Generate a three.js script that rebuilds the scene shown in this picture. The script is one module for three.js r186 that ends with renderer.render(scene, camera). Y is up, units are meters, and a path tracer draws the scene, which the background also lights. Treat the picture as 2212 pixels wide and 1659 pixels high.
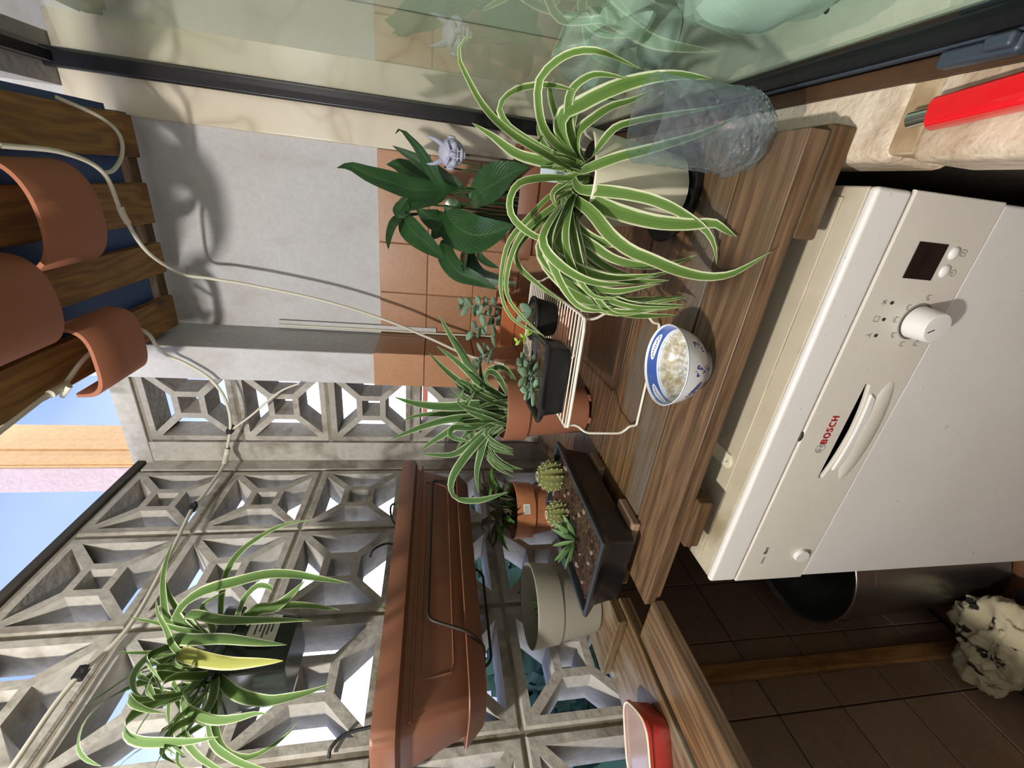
import * as THREE from 'three';
import { RoundedBoxGeometry } from 'three/addons/geometries/RoundedBoxGeometry.js';
import { mergeGeometries, mergeVertices, toCreasedNormals } from 'three/addons/utils/BufferGeometryUtils.js';
import { FontLoader } from 'three/addons/loaders/FontLoader.js';
import { TextGeometry } from 'three/addons/geometries/TextGeometry.js';

// ---------- camera (a phone held on its side: the picture's left is up) ----------
const scene = new THREE.Scene();
const camera = new THREE.PerspectiveCamera(2 * Math.atan(829.5 / 918.75) * 180 / Math.PI, 2212 / 1659, 0.02, 200);
{
  const rad = Math.PI / 180, yaw = 25.2987 * rad, pitch = 10.7605 * rad, roll = -1.7444 * rad;
  const fwd = new THREE.Vector3(-Math.sin(yaw) * Math.cos(pitch), -Math.sin(pitch), -Math.cos(yaw) * Math.cos(pitch));
  const r = new THREE.Vector3(Math.cos(yaw), 0, -Math.sin(yaw)), d = new THREE.Vector3().crossVectors(fwd, r);
  const r2 = r.clone().multiplyScalar(Math.cos(roll)).addScaledVector(d, Math.sin(roll));
  const d2 = d.clone().multiplyScalar(Math.cos(roll)).addScaledVector(r, -Math.sin(roll));
  camera.position.set(0, 1.3111, 0);
  camera.quaternion.setFromRotationMatrix(new THREE.Matrix4().makeBasis(d2, r2, fwd.clone().negate()));
}
const renderer = new THREE.WebGLRenderer();
renderer.toneMapping = THREE.LinearToneMapping;
renderer.toneMappingExposure = 1.0;
renderer.shadowMap.enabled = true;

// ---------- noise ----------
function rng(seed) { let s = seed >>> 0; return () => { s = (s + 0x6D2B79F5) >>> 0; let t = s; t = Math.imul(t ^ (t >>> 15), t | 1); t ^= t + Math.imul(t ^ (t >>> 7), t | 61); return ((t ^ (t >>> 14)) >>> 0) / 4294967296; }; }
function hash(x, y, s) { let h = Math.imul(x, 374761393) + Math.imul(y, 668265263) + Math.imul(s, 2147483647 ^ 97531); h = Math.imul(h ^ (h >>> 13), 1274126177); return ((h ^ (h >>> 16)) >>> 0) / 4294967296; }
const mod = (a, n) => ((a % n) + n) % n, sm = (t) => t * t * (3 - 2 * t), mix = (a, b, t) => a + (b - a) * t, clamp = (x, a = 0, b = 1) => Math.min(b, Math.max(a, x));
function pn(x, y, px, py, s) { const X = Math.floor(x), Y = Math.floor(y), u = sm(x - X), v = sm(y - Y), g = (i, j) => hash(mod(X + i, px), mod(Y + j, py), s); return mix(mix(g(0, 0), g(1, 0), u), mix(g(0, 1), g(1, 1), u), v); }
function fbm(u, v, fx, fy, s, oct = 4) { let a = 0.5, t = 0, n = 0; for (let i = 0; i < oct; i++) { t += a * pn(u * fx, v * fy, fx, fy, s + i); n += a; a *= 0.55; fx *= 2; fy *= 2; } return t / n; }

// ---------- sky: blue above, pale and bright towards the horizon, thin cloud ----------
{
  const W = 512, H = 256, data = new Float32Array(W * H * 4);
  for (let j = 0; j < H; j++) for (let i = 0; i < W; i++) {
    const el = ((j + 0.5) / H - 0.5) * Math.PI, e = clamp(el / (Math.PI / 2)), k = Math.pow(1 - e, 10);
    const c = sm(clamp((fbm(i / W, j / H, 8, 10, 5, 5) - 0.5) * 4)) * (1 - e) * 0.35;
    const o = (j * W + i) * 4;
    data[o] = mix(mix(0.25, 11, k), 1.4, c); data[o + 1] = mix(mix(0.45, 11.4, k), 1.46, c); data[o + 2] = mix(mix(1.12, 12.2, k), 1.65, c); data[o + 3] = 1;
  }
  const t = new THREE.DataTexture(data, W, H, THREE.RGBAFormat, THREE.FloatType);
  t.mapping = THREE.EquirectangularReflectionMapping; t.magFilter = THREE.LinearFilter; t.wrapS = THREE.RepeatWrapping; t.needsUpdate = true;
  scene.background = t; scene.environment = t;
}

// ---------- textures ----------
function tex(w, h, fn, srgb = true) {
  const a = new Uint8Array(w * h * 4);
  for (let j = 0; j < h; j++) for (let i = 0; i < w; i++) { const c = fn((i + 0.5) / w, (j + 0.5) / h), o = (j * w + i) * 4; a[o] = clamp(c[0], 0, 255); a[o + 1] = clamp(c[1] ?? c[0], 0, 255); a[o + 2] = clamp(c[2] ?? c[0], 0, 255); a[o + 3] = 255; }
  const t = new THREE.DataTexture(a, w, h); if (srgb) t.colorSpace = THREE.SRGBColorSpace;
  t.wrapS = t.wrapT = THREE.RepeatWrapping; t.magFilter = THREE.LinearFilter; t.minFilter = THREE.LinearMipmapLinearFilter; t.generateMipmaps = true; t.needsUpdate = true; return t;
}
const rep = (t, x, y = x, ox = 0, oy = 0) => { const c = t.clone(); c.repeat.set(x, y); c.offset.set(ox, oy); c.needsUpdate = true; return c; };
const mixc = (a, b, t) => [mix(a[0], b[0], t), mix(a[1], b[1], t), mix(a[2], b[2], t)];
// each map covers one metre unless repeated otherwise
const concreteT = tex(512, 512, (u, v) => { const n = fbm(u, v, 6, 6, 11, 6), f = fbm(u, v, 90, 90, 12, 2), st = sm(clamp((fbm(u, v, 9, 5, 13, 5) - 0.56) * 5)); return mixc(mixc([192, 188, 180], [221, 217, 210], n), [128, 120, 105], st * 0.55).map((c) => c + (f - 0.5) * 26); });
const concreteB = tex(512, 512, (u, v) => [fbm(u, v, 60, 60, 21, 4) * 170 + fbm(u, v, 8, 8, 22, 3) * 80], false);
const plasterT = tex(512, 512, (u, v) => { const n = fbm(u, v, 5, 5, 31, 6), f = fbm(u, v, 120, 120, 32, 2), st = sm(clamp((fbm(u, v, 4, 7, 33, 5) - 0.6) * 4)); return mixc(mixc([214, 211, 208], [232, 230, 228], n), [190, 182, 170], st * 0.5).map((c) => c + (f - 0.5) * 12); });
const plasterB = tex(512, 512, (u, v) => [fbm(u, v, 70, 70, 35, 3) * 150 + fbm(u, v, 10, 14, 36, 3) * 100], false);
const marbleT = tex(512, 512, (u, v) => {
  const w = fbm(u, v, 2, 2, 41, 4) * 1.3, vein = Math.pow(1 - Math.abs(2 * mod(u + v + w, 1) - 1), 9), v2 = Math.pow(1 - Math.abs(2 * mod(u * 2 - v + fbm(u, v, 3, 3, 42, 3) * 1.2, 1) - 1), 12);
  return mixc(mixc([224, 213, 194], [238, 231, 216], fbm(u, v, 5, 5, 43, 5)), [168, 152, 130], clamp(vein * 0.5 + v2 * 0.3) * (0.4 + fbm(u, v, 6, 6, 44, 3)));
});
const sillT = tex(512, 512, (u, v) => { const n = fbm(u, v, 7, 7, 51, 6), m = fbm(u, v, 24, 24, 52, 4), st = sm(clamp((fbm(u, v, 5, 5, 53, 5) - 0.5) * 5)); return mixc(mixc([196, 176, 150], [226, 213, 192], n), [150, 124, 96], clamp(st * 0.45 + (m - 0.5) * 0.6)); });
function woodT(seed, dark, light, stain) {
  return tex(1024, 256, (u, v) => {
    const w = fbm(u, v, 3, 4, seed, 4) * 0.35, g = 0.5 + 0.5 * Math.sin((v * 14 + w * 9) * Math.PI * 2 + fbm(u, v, 4, 40, seed + 1, 3) * 5), fine = fbm(u, v, 10, 160, seed + 2, 3);
    const kx = 0.3 + 0.4 * hash(1, 2, seed), ky = 0.5, kd = Math.hypot((u - kx) * 5, (v - ky) * 1.3), knot = Math.exp(-kd * kd * 60);
    const st = sm(clamp((fbm(u, v, 5, 3, seed + 3, 5) - 0.52) * 5));
    return mixc(mixc(mixc(dark, light, clamp(g * 0.5 + fine * 0.55)), stain, st * 0.75), [40, 22, 10], knot * 0.8);
  });
}
const wood = [woodT(61, [70, 52, 37], [132, 104, 76], [100, 80, 60]), woodT(67, [60, 44, 31], [118, 90, 62], [72, 58, 46]), woodT(73, [72, 54, 36], [134, 104, 68], [106, 99, 92]), woodT(79, [70, 53, 36], [130, 102, 66], [142, 134, 122])];
const woodB = tex(512, 256, (u, v) => [fbm(u, v, 8, 150, 85, 3) * 255], false);
const slatT = woodT(83, [110, 76, 36], [160, 118, 62], [96, 62, 28]);
const tileT = tex(256, 256, (u, v) => { const n = fbm(u, v, 4, 4, 91, 5), f = fbm(u, v, 60, 60, 92, 2); return mixc([186, 140, 108], [204, 160, 126], n).map((c) => c + (f - 0.5) * 12); });
const clayT = tex(256, 256, (u, v) => { const n = fbm(u, v, 5, 5, 95, 5), f = fbm(u, v, 60, 60, 96, 2), st = sm(clamp((fbm(u, v, 4, 4, 97, 4) - 0.58) * 5)); return mixc(mixc([172, 106, 66], [200, 132, 88], n), [150, 112, 84], st * 0.5).map((c) => c + (f - 0.5) * 14); });
const soilT = tex(256, 256, (u, v) => { const n = fbm(u, v, 24, 24, 101, 4); return mixc([34, 22, 15], [128, 88, 62], Math.pow(n, 1.6)); });
const soilB = tex(256, 256, (u, v) => [fbm(u, v, 20, 20, 102, 4) * 255], false);
const stuccoT = tex(256, 256, (u, v) => { const f = fbm(u, v, 40, 40, 105, 4); return [250 * (0.86 + 0.14 * f), 250 * (0.86 + 0.14 * f), 250 * (0.86 + 0.14 * f)]; });
const worktopT = tex(512, 512, (u, v) => { const n = fbm(u, v, 6, 6, 111, 6), st = sm(clamp((fbm(u, v, 10, 6, 112, 5) - 0.5) * 4)); return mixc(mixc([176, 164, 140], [206, 197, 176], n), [132, 116, 86], st * 0.6); });
const specks = tex(512, 512, (u, v) => { const n = fbm(u, v, 5, 5, 121, 4), d = fbm(u, v, 110, 110, 122, 1) > 0.985 ? 1 : 0; return mixc(mixc([222, 218, 212], [230, 227, 222], n), [120, 108, 92], d * 0.6); });
const bladeTex = (green, deep, edge, seed) => tex(128, 64, (u, v) => { // v runs across the blade, u along it
  const a = Math.abs(v - 0.5) * 2, streak = fbm(u, v, 2, 30, seed, 3), m = sm(clamp((a - 0.68 - (fbm(u, v < 0.5 ? 0.2 : 0.7, 5, 4, seed + 7, 3) - 0.5) * 0.4) * 6)) * 0.9, g = mixc(green, deep, clamp(streak * 0.9 + (1 - a) * 0.25));
  return mixc(g, edge, clamp(m + (streak > 0.68 && a > 0.4 ? 0.3 : 0)));
});
const lilyT = tex(128, 128, (u, v) => { const a = Math.abs(v - 0.5) * 2, rib = Math.pow(0.5 + 0.5 * Math.cos((u * 14 - a * 5) * Math.PI * 2), 6), mid = Math.exp(-a * a * 500), n = fbm(u, v, 4, 4, 131, 4); return mixc(mixc([34, 62, 34], [52, 90, 46], n), [88, 124, 78], clamp(rib * 0.12 + mid * 0.5)); });
const lilyB = tex(128, 128, (u, v) => { const a = Math.abs(v - 0.5) * 2; return [180 * Math.pow(0.5 + 0.5 * Math.cos((u * 14 - a * 5) * Math.PI * 2), 0.8) + 60 * a]; }, false);

// ---------- materials ----------
const M = (o) => new THREE.MeshStandardMaterial({ side: THREE.DoubleSide, ...o });
const P = (o) => new THREE.MeshPhysicalMaterial({ side: THREE.DoubleSide, ...o });
const mat = {
  blocks: [['#dcdad7', 0.1, 0.2], ['#d2cfcb', 0.47, 0.6], ['#cbc8c4', 0.8, 0.33], ['#d8d5d1', 0.25, 0.83]].map(([c, x, y]) => M({ color: c, map: rep(concreteT, 1, 1, x, y), bumpMap: rep(concreteB, 1.5, 1.5, x, y), bumpScale: 0.0025, roughness: 0.92 })),
  concrete: M({ color: '#d8d6d3', map: concreteT, bumpMap: concreteB, bumpScale: 0.002, roughness: 0.93 }),
  grime: M({ color: '#4a463f', map: concreteT, roughness: 0.95 }),
  sillmortar: M({ color: '#d8cdb8', map: rep(sillT, 4), roughness: 0.9 }), mortar: M({ color: '#a9a294', map: rep(concreteT, 2), bumpMap: concreteB, bumpScale: 0.003, roughness: 0.95 }),
  plaster: M({ color: '#dedfe2', map: plasterT, bumpMap: plasterB, bumpScale: 0.0018, roughness: 0.9 }),
  greyplaster: M({ color: '#b9b4ae', map: plasterT, bumpMap: plasterB, bumpScale: 0.0018, roughness: 0.9 }),
  marble: M({ color: '#efece6', map: rep(marbleT, 1.6), roughness: 0.3 }), sill: M({ map: rep(sillT, 2.5), bumpMap: rep(concreteB, 3), bumpScale: 0.0025, roughness: 0.42 }),
  wood: wood.map((t) => P({ map: rep(t, 1.1, 3.2, 0.1, 0.2), bumpMap: rep(woodB, 1.1, 3.2), bumpScale: 0.0009, roughness: 0.42, clearcoat: 0.25, clearcoatRoughness: 0.35 })),
  slat: M({ map: rep(slatT, 1.2, 3), roughness: 0.75 }), oldwood: M({ color: '#d9cdb5', map: rep(wood[3], 1.5, 4), roughness: 0.8 }),
  tiles: [['#e8e0da', 0, 0], ['#dfd9d3', 0.3, 0.5], ['#e8deD6', 0.6, 0.2]].map(([c, x, y]) => M({ color: c, map: rep(tileT, 2, 2, x, y), roughness: 0.36 })),
  lowtiles: [['#9a7f69', 0, 0], ['#8f7660', 0.4, 0.3]].map(([c, x, y]) => M({ color: c, map: rep(stuccoT, 2, 2, x, y), roughness: 0.4 })),
  grout: M({ color: '#8a5f41', roughness: 0.95 }), lowgrout: M({ color: '#3b2f26', roughness: 0.95 }),
  terracotta: M({ color: '#80533d', roughness: 0.5 }), brownpot: M({ color: '#935e45', roughness: 0.48 }), orangepot: M({ color: '#b0643a', roughness: 0.5 }), tube: M({ color: '#a2664a', roughness: 0.75 }),
  clay: M({ map: rep(clayT, 5), roughness: 0.85, bumpMap: rep(concreteB, 4), bumpScale: 0.0006 }),
  cream: M({ color: '#ded6bd', roughness: 0.3 }), greypot: M({ color: '#8f897c', roughness: 0.55 }), 
  black: P({ color: '#13161b', roughness: 0.33, clearcoat: 0.3, clearcoatRoughness: 0.3 }), blackmatte: M({ color: '#16171a', roughness: 0.6 }), rimblue: M({ color: '#39424c', roughness: 0.4 }), darkpot: P({ color: '#2a3330', roughness: 0.25, clearcoat: 0.4, clearcoatRoughness: 0.15 }),
  soil: P({ map: rep(soilT, 8), bumpMap: rep(soilB, 8), bumpScale: 0.006, roughness: 0.5, clearcoat: 0.6, clearcoatRoughness: 0.12 }), drysoil: M({ map: rep(soilT, 8), bumpMap: rep(soilB, 8), bumpScale: 0.005, roughness: 0.9 }),
  white: M({ map: rep(specks, 2.2), roughness: 0.32 }), panel: M({ color: '#f5f2eb', map: rep(specks, 2.2, 2.2, 0.3, 0.4), roughness: 0.35 }), plainwhite: M({ color: '#e3e1dc', roughness: 0.35 }), worktop: M({ map: rep(worktopT, 1.6), roughness: 0.5 }),
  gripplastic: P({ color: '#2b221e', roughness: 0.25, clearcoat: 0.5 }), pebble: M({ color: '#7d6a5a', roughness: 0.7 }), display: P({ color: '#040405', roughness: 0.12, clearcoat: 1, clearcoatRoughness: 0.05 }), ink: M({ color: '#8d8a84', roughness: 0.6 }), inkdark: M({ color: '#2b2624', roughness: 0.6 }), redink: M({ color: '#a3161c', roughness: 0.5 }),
  wire: P({ color: '#e2dccb', roughness: 0.3, clearcoat: 0.4 }), rope: M({ color: '#cfc9b8', roughness: 0.6 }), iron: M({ color: '#3b322c', roughness: 0.5, metalness: 0.6 }), blackmetal: M({ color: '#17151a', roughness: 0.35, metalness: 0.2 }),
  steel: M({ color: '#8f8f8b', roughness: 0.32, metalness: 0.95 }), chrome: M({ color: '#c9c9c4', roughness: 0.18, metalness: 1 }),
  red: P({ color: '#d8141c', roughness: 0.3, clearcoat: 0.5 }), redlid: P({ color: '#b8352c', roughness: 0.35, clearcoat: 0.3 }), clearlid: P({ color: '#e6d8d2', roughness: 0.15, transmission: 0.7, thickness: 0 }),
  tarp: M({ color: '#2d4f86', roughness: 0.55 }), paleblue: M({ color: '#c8dbe0', roughness: 0.6 }), paper: M({ color: '#d8d9d0', roughness: 0.7 }),
  glass: P({ color: '#e9f4ec', roughness: 0.015, transmission: 1, thickness: 0, ior: 1.52 }), pet: P({ color: '#e2ebf2', roughness: 0.06, transmission: 0.93, thickness: 0, ior: 1.55, bumpMap: rep(tex(256, 256, (u, v) => [v < 0.5 ? 255 * Math.abs(fbm(u, v, 18, 18, 62, 4) - 0.5) * 2 * sm(clamp((0.5 - v) * 5)) : 0], false), 1), bumpScale: 0.006 }),
  demon: M({ color: '#a9a9bd', roughness: 0.5 }), demondark: M({ color: '#4a4a56', roughness: 0.7 }),
  ochre: M({ color: '#efbf86', map: rep(stuccoT, 2), roughness: 0.9 }), pink: M({ color: '#e2c8c6', map: rep(stuccoT, 3), bumpMap: rep(concreteB, 3), bumpScale: 0.004, roughness: 0.95 }),
  rag: M({ map: tex(256, 256, (u, v) => { const n = fbm(u, v, 5, 5, 141, 4), d = sm(clamp((fbm(u, v, 9, 9, 142, 4) - 0.58) * 9)); return mixc(mixc([176, 164, 134], [206, 196, 166], n), [34, 30, 26], d); }), roughness: 0.95 }),
  bag: P({ color: '#cfe2d6', roughness: 0.35 }), whitebag: M({ color: '#dcdcd6', roughness: 0.35 }), innerwall: M({ color: '#c9cabd', roughness: 0.8 }), innersill: M({ color: '#d3d6c8', roughness: 0.35 }), brownsill: M({ color: '#5e4834', map: rep(sillT, 3), roughness: 0.6 }),
  floortile: M({ color: '#8d7866', map: rep(tileT, 2), roughness: 0.45 }),
  foliage: M({ color: '#2c4a38', roughness: 0.8 }), foliage2: M({ color: '#3a5a3c', roughness: 0.8 }), bark: M({ color: '#4d3c2c', roughness: 0.9 }), ground: M({ color: '#938f82', roughness: 1 }), housewall: M({ color: '#e2dcd2', roughness: 0.9 }), houseblue: M({ color: '#3f5b8e', roughness: 0.6 }), roof: M({ color: '#a05a40', roughness: 0.9 }), pane: M({ color: '#3c4654', roughness: 0.2 }),
  spiderA: P({ map: bladeTex([112, 142, 58], [72, 108, 34], [216, 218, 184], 151), roughness: 0.8, transmission: 0.18, thickness: 0 }), spiderB: P({ map: bladeTex([92, 126, 62], [52, 88, 36], [206, 214, 178], 152), roughness: 0.8, transmission: 0.15, thickness: 0 }), spiderH: P({ map: bladeTex([108, 134, 62], [64, 98, 36], [212, 216, 186], 153), roughness: 0.8, transmission: 0.18, thickness: 0 }),
  yellowleaf: P({ map: bladeTex([158, 156, 68], [136, 142, 60], [206, 200, 150], 154), roughness: 0.8, transmission: 0.15, thickness: 0 }),
  lily: P({ map: lilyT, bumpMap: lilyB, bumpScale: 0.0007, roughness: 0.28, clearcoat: 0.4, clearcoatRoughness: 0.2 }), stem: M({ color: '#2c4a22', roughness: 0.6 }), succulent: M({ color: '#7c9a80', roughness: 0.7 }), succulentdark: M({ color: '#5f7458', roughness: 0.7 }), aloe: M({ color: '#5b7a48', roughness: 0.5 }), cactus: M({ color: '#8c9152', roughness: 0.6, bumpMap: rep(concreteB, 8), bumpScale: 0.002 }), spine: M({ color: '#d6cfa6', roughness: 0.7 }), darkleaf: M({ color: '#4a4630', roughness: 0.45 }), greenleaf: M({ color: '#4d7a2e', roughness: 0.5 }), lime: M({ color: '#8fb845', roughness: 0.6 }),
  bulb: M({ color: '#fff4e2', emissive: new THREE.Color(1, 0.9, 0.72), emissiveIntensity: 6, roughness: 0.4 }),
};

// ---------- builders ----------
const names = {};
const numbered = (n) => { names[n] = (names[n] ?? -1) + 1; return names[n] ? `${n}_${String(names[n]).padStart(3, '0')}` : n; };
function sh(o) { o.castShadow = true; o.receiveShadow = true; return o; }
function thing(name, label, category, pos = [0, 0, 0], ry = 0, group) { const g = new THREE.Group(); g.name = numbered(name); g.position.set(...pos); g.rotation.y = ry; g.userData = { label, category, ...(group ? { group } : {}) }; scene.add(g); return g; }
function struct(name) { const g = new THREE.Group(); g.name = name; g.userData = { kind: 'structure' }; scene.add(g); return g; }
function part(parent, name, geo, m, label) { const o = sh(new THREE.Mesh(geo, m)); o.name = name; if (label) o.userData.label = label; parent.add(o); return o; }
function single(name, label, category, geo, m, pos = [0, 0, 0], group) { const o = sh(new THREE.Mesh(geo, m)); o.name = numbered(name); o.position.set(...pos); o.userData = { label, category, ...(group ? { group } : {}) }; scene.add(o); return o; }
// uv in metres, u along the axis given
function uvm(geo, along = 'x') {
  const g = geo.index ? geo.toNonIndexed() : geo, p = g.attributes.position, n = g.attributes.normal, uv = new Float32Array(p.count * 2), ax = 'xyz'.indexOf(along);
  for (let i = 0; i < p.count; i += 3) {
    const f = [0, 0, 0]; for (let k = 0; k < 3; k++) { f[0] += Math.abs(n.getX(i + k)); f[1] += Math.abs(n.getY(i + k)); f[2] += Math.abs(n.getZ(i + k)); }
    const d = f.indexOf(Math.max(...f)), others = [0, 1, 2].filter((a) => a !== d), ua = others.includes(ax) ? ax : others[0], va = others.find((a) => a !== ua);
    for (let k = 0; k < 3; k++) { uv[(i + k) * 2] = p.getComponent(i + k, ua); uv[(i + k) * 2 + 1] = p.getComponent(i + k, va); }
  }
  g.setAttribute('uv', new THREE.BufferAttribute(uv, 2)); return g;
}
// box from low to high corner, small rounded edges, uv in metres
function box(x0, y0, z0, x1, y1, z1, r = 0, along = 'x') {
  const w = x1 - x0, h = y1 - y0, d = z1 - z0, g = r > 0 ? new RoundedBoxGeometry(w, h, d, 2, Math.min(r, w / 2.01, h / 2.01, d / 2.01)) : new THREE.BoxGeometry(w, h, d);
  g.translate((x0 + x1) / 2, (y0 + y1) / 2, (z0 + z1) / 2); return uvm(g, along);
}
const merge = (a) => mergeGeometries(a.map((g) => { const q = g.index ? g.toNonIndexed() : g; for (const k of Object.keys(q.attributes)) if (!['position', 'normal', 'uv'].includes(k)) q.deleteAttribute(k); if (!q.attributes.uv) q.setAttribute('uv', new THREE.BufferAttribute(new Float32Array(q.attributes.position.count * 2), 2)); return q; }));
const V = (a) => new THREE.Vector3(...a);
const mm = (a) => { const o = []; for (let i = 0; i < a.length; i += 3) o.push(new THREE.Vector3(a[i] / 1000, a[i + 1] / 1000, a[i + 2] / 1000)); return o; };
function tube(pts, r, seg = 40, rad = 8, closed = false, tension = 0.5) { return new THREE.TubeGeometry(new THREE.CatmullRomCurve3(pts.map((p) => (p.isVector3 ? p : V(p))), closed, 'catmullrom', tension), seg, r, rad, closed); }
// straight wires with small bends
function wirePath(pts, r, bend = 0.008, closed = false) {
  const p = pts.map(V), path = new THREE.CurvePath(), n = p.length, corner = (i) => { const a = p[(i - 1 + n) % n], b = p[i], c = p[(i + 1) % n], l = Math.min(bend, a.distanceTo(b) / 2.2, b.distanceTo(c) / 2.2); return [b.clone().addScaledVector(a.clone().sub(b).normalize(), l), b, b.clone().addScaledVector(c.clone().sub(b).normalize(), l)]; };
  const out = []; for (let i = 0; i < n; i++) { if (!closed && (i === 0 || i === n - 1)) { out.push(p[i]); continue; } const [a, b, c] = corner(i); for (let k = 0; k <= 4; k++) { const t = k / 4; out.push(a.clone().multiplyScalar((1 - t) * (1 - t)).addScaledVector(b, 2 * t * (1 - t)).addScaledVector(c, t * t)); } }
  if (closed) out.push(out[0].clone());
  for (let i = 1; i < out.length; i++) path.add(new THREE.LineCurve3(out[i - 1], out[i]));
  return new THREE.TubeGeometry(path, out.length * 3, r, 8, false);
}
function lathe(pts, seg = 48) { return new THREE.LatheGeometry(pts.map(([r, y]) => new THREE.Vector2(Math.max(r, 0.0001), y)), seg); }
const crease = (g, a = 0.6) => toCreasedNormals(g, a);
// loft of rounded rectangles: sections [y, width x, depth z, corner radius]; ends are capped
function loft(sections, cs = 5, capped = true) {
  const ring = ([y, w, d, r]) => { const out = [], rr = Math.min(r, w / 2.01, d / 2.01); for (let c = 0; c < 4; c++) { const sx = c === 0 || c === 3 ? 1 : -1, sz = c < 2 ? 1 : -1, cx = sx * (w / 2 - rr), cz = sz * (d / 2 - rr), a0 = c * Math.PI / 2; for (let k = 0; k <= cs; k++) { const a = a0 + (k / cs) * Math.PI / 2; out.push([cx + rr * Math.cos(a), y, cz + rr * Math.sin(a)]); } } return out; };
  const rings = sections.map(ring), n = rings[0].length, pos = [], uv = [], idx = [];
  rings.forEach((R) => { let l = 0; R.forEach((p, i) => { if (i) l += Math.hypot(p[0] - R[i - 1][0], p[2] - R[i - 1][2]); pos.push(...p); uv.push(l, p[1]); }); });
  for (let s = 0; s + 1 < rings.length; s++) for (let i = 0; i < n; i++) { const a = s * n + i, b = s * n + (i + 1) % n, c = a + n, d = b + n; idx.push(a, c, b, b, c, d); }
  const cap = (s, flip) => { const o = pos.length / 3; pos.push(0, sections[s][0], 0); uv.push(0, 0); for (let i = 0; i < n; i++) { const a = s * n + i, b = s * n + (i + 1) % n; flip ? idx.push(o, a, b) : idx.push(o, b, a); } };
  if (capped) { cap(0, true); cap(rings.length - 1, false); }
  const g = new THREE.BufferGeometry(); g.setAttribute('position', new THREE.Float32BufferAttribute(pos, 3)); g.setAttribute('uv', new THREE.Float32BufferAttribute(uv, 2)); g.setIndex(idx); g.computeVertexNormals(); return crease(g, 0.7);
}
// a leaf blade along points: width, fold, width profile; uv u along, v across
const PROF = { strap: (t) => (0.55 + 0.45 * sm(clamp(t * 3))) * Math.pow(1 - Math.pow(t, 2.6), 0.75), broad: (t) => Math.pow(Math.sin(Math.PI * Math.pow(clamp(t * 0.97 + 0.03), 0.72)), 0.8), lance: (t) => Math.pow(1 - t, 0.7) * (0.75 + 0.5 * t) };
function blade(pts, w, { fold = 0.22, prof = 'strap', seg = 24, across = 4, face = [0.15, 0.55, 0.8], twist = 0, curl = 0 } = {}) {
  const c = new THREE.CatmullRomCurve3(pts, false, 'centripetal'), pos = [], uv = [], idx = [], N = V(face).normalize();
  let prevSide = null;
  for (let i = 0; i <= seg; i++) {
    const t = i / seg, p = c.getPointAt(t), T = c.getTangentAt(t); let side = new THREE.Vector3().crossVectors(T, N); if (side.length() < 0.25 && prevSide) side = prevSide.clone(); side.normalize(); if (prevSide) { if (side.dot(prevSide) < 0) side.negate(); side.lerp(prevSide, 0.5).normalize(); } prevSide = side.clone();
    side.applyAxisAngle(T, twist * t); const up = new THREE.Vector3().crossVectors(side, T).normalize(), ww = (w * Math.max(PROF[prof](t), 0.03)) / 2;
    for (let k = 0; k <= across; k++) { const s = (k / across) * 2 - 1, q = p.clone().addScaledVector(side, s * ww).addScaledVector(up, ww * fold * (Math.abs(s) - 0.5) + ww * curl * Math.sin(t * 9) * s); pos.push(q.x, q.y, q.z); uv.push(t, (s + 1) / 2); }
  }
  for (let i = 0; i < seg; i++) for (let k = 0; k < across; k++) { const a = i * (across + 1) + k, b = a + 1, d = a + across + 1, e = d + 1; idx.push(a, d, b, b, d, e); }
  const g = new THREE.BufferGeometry(); g.setAttribute('position', new THREE.Float32BufferAttribute(pos, 3)); g.setAttribute('uv', new THREE.Float32BufferAttribute(uv, 2)); g.setIndex(idx); g.computeVertexNormals(); return g;
}
// a solid pointed fleshy leaf
function fleshy(base, dir, len, w, th = 0.4, seg = 8) {
  const D = V(dir).normalize(), g = new THREE.SphereGeometry(1, 8, seg), p = g.attributes.position;
  for (let i = 0; i < p.count; i++) { const y = p.getY(i), t = (y + 1) / 2, k = Math.pow(t, 0.6) * (1 - Math.pow(t, 3) * 0.55); p.setXYZ(i, p.getX(i) * w * 0.5 * (0.45 + k), t * len, p.getZ(i) * w * 0.5 * th * (0.45 + k)); }
  g.computeVertexNormals(); const q = new THREE.Quaternion().setFromUnitVectors(new THREE.Vector3(0, 1, 0), D); g.applyQuaternion(q); g.translate(...base); return g;
}
function lumpy(geo, amp, freq, seed) { const g = mergeVertices(geo, 1e-5), p = g.attributes.position, n = new THREE.Vector3(); for (let i = 0; i < p.count; i++) { n.fromBufferAttribute(p, i); const k = n3(n.x * freq, n.y * freq, n.z * freq, seed) * amp; n.multiplyScalar(1 + k); p.setXYZ(i, n.x, n.y, n.z); } g.computeVertexNormals(); return g; }
function n3(x, y, z, s) { const f = (a, b, q) => pn(a + 50, b + 50, 1024, 1024, s + q) - 0.5; return (f(x, y, 1) + f(y, z, 2) + f(z, x, 3)) * 0.9; }

// =====================================================================
// THE SETTING
// =====================================================================
const WX = -0.885, BZ = -1.375, PZ = -1.185, NZ = -1.235, ROW0 = 0.873, ROWP = 0.257;
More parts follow.
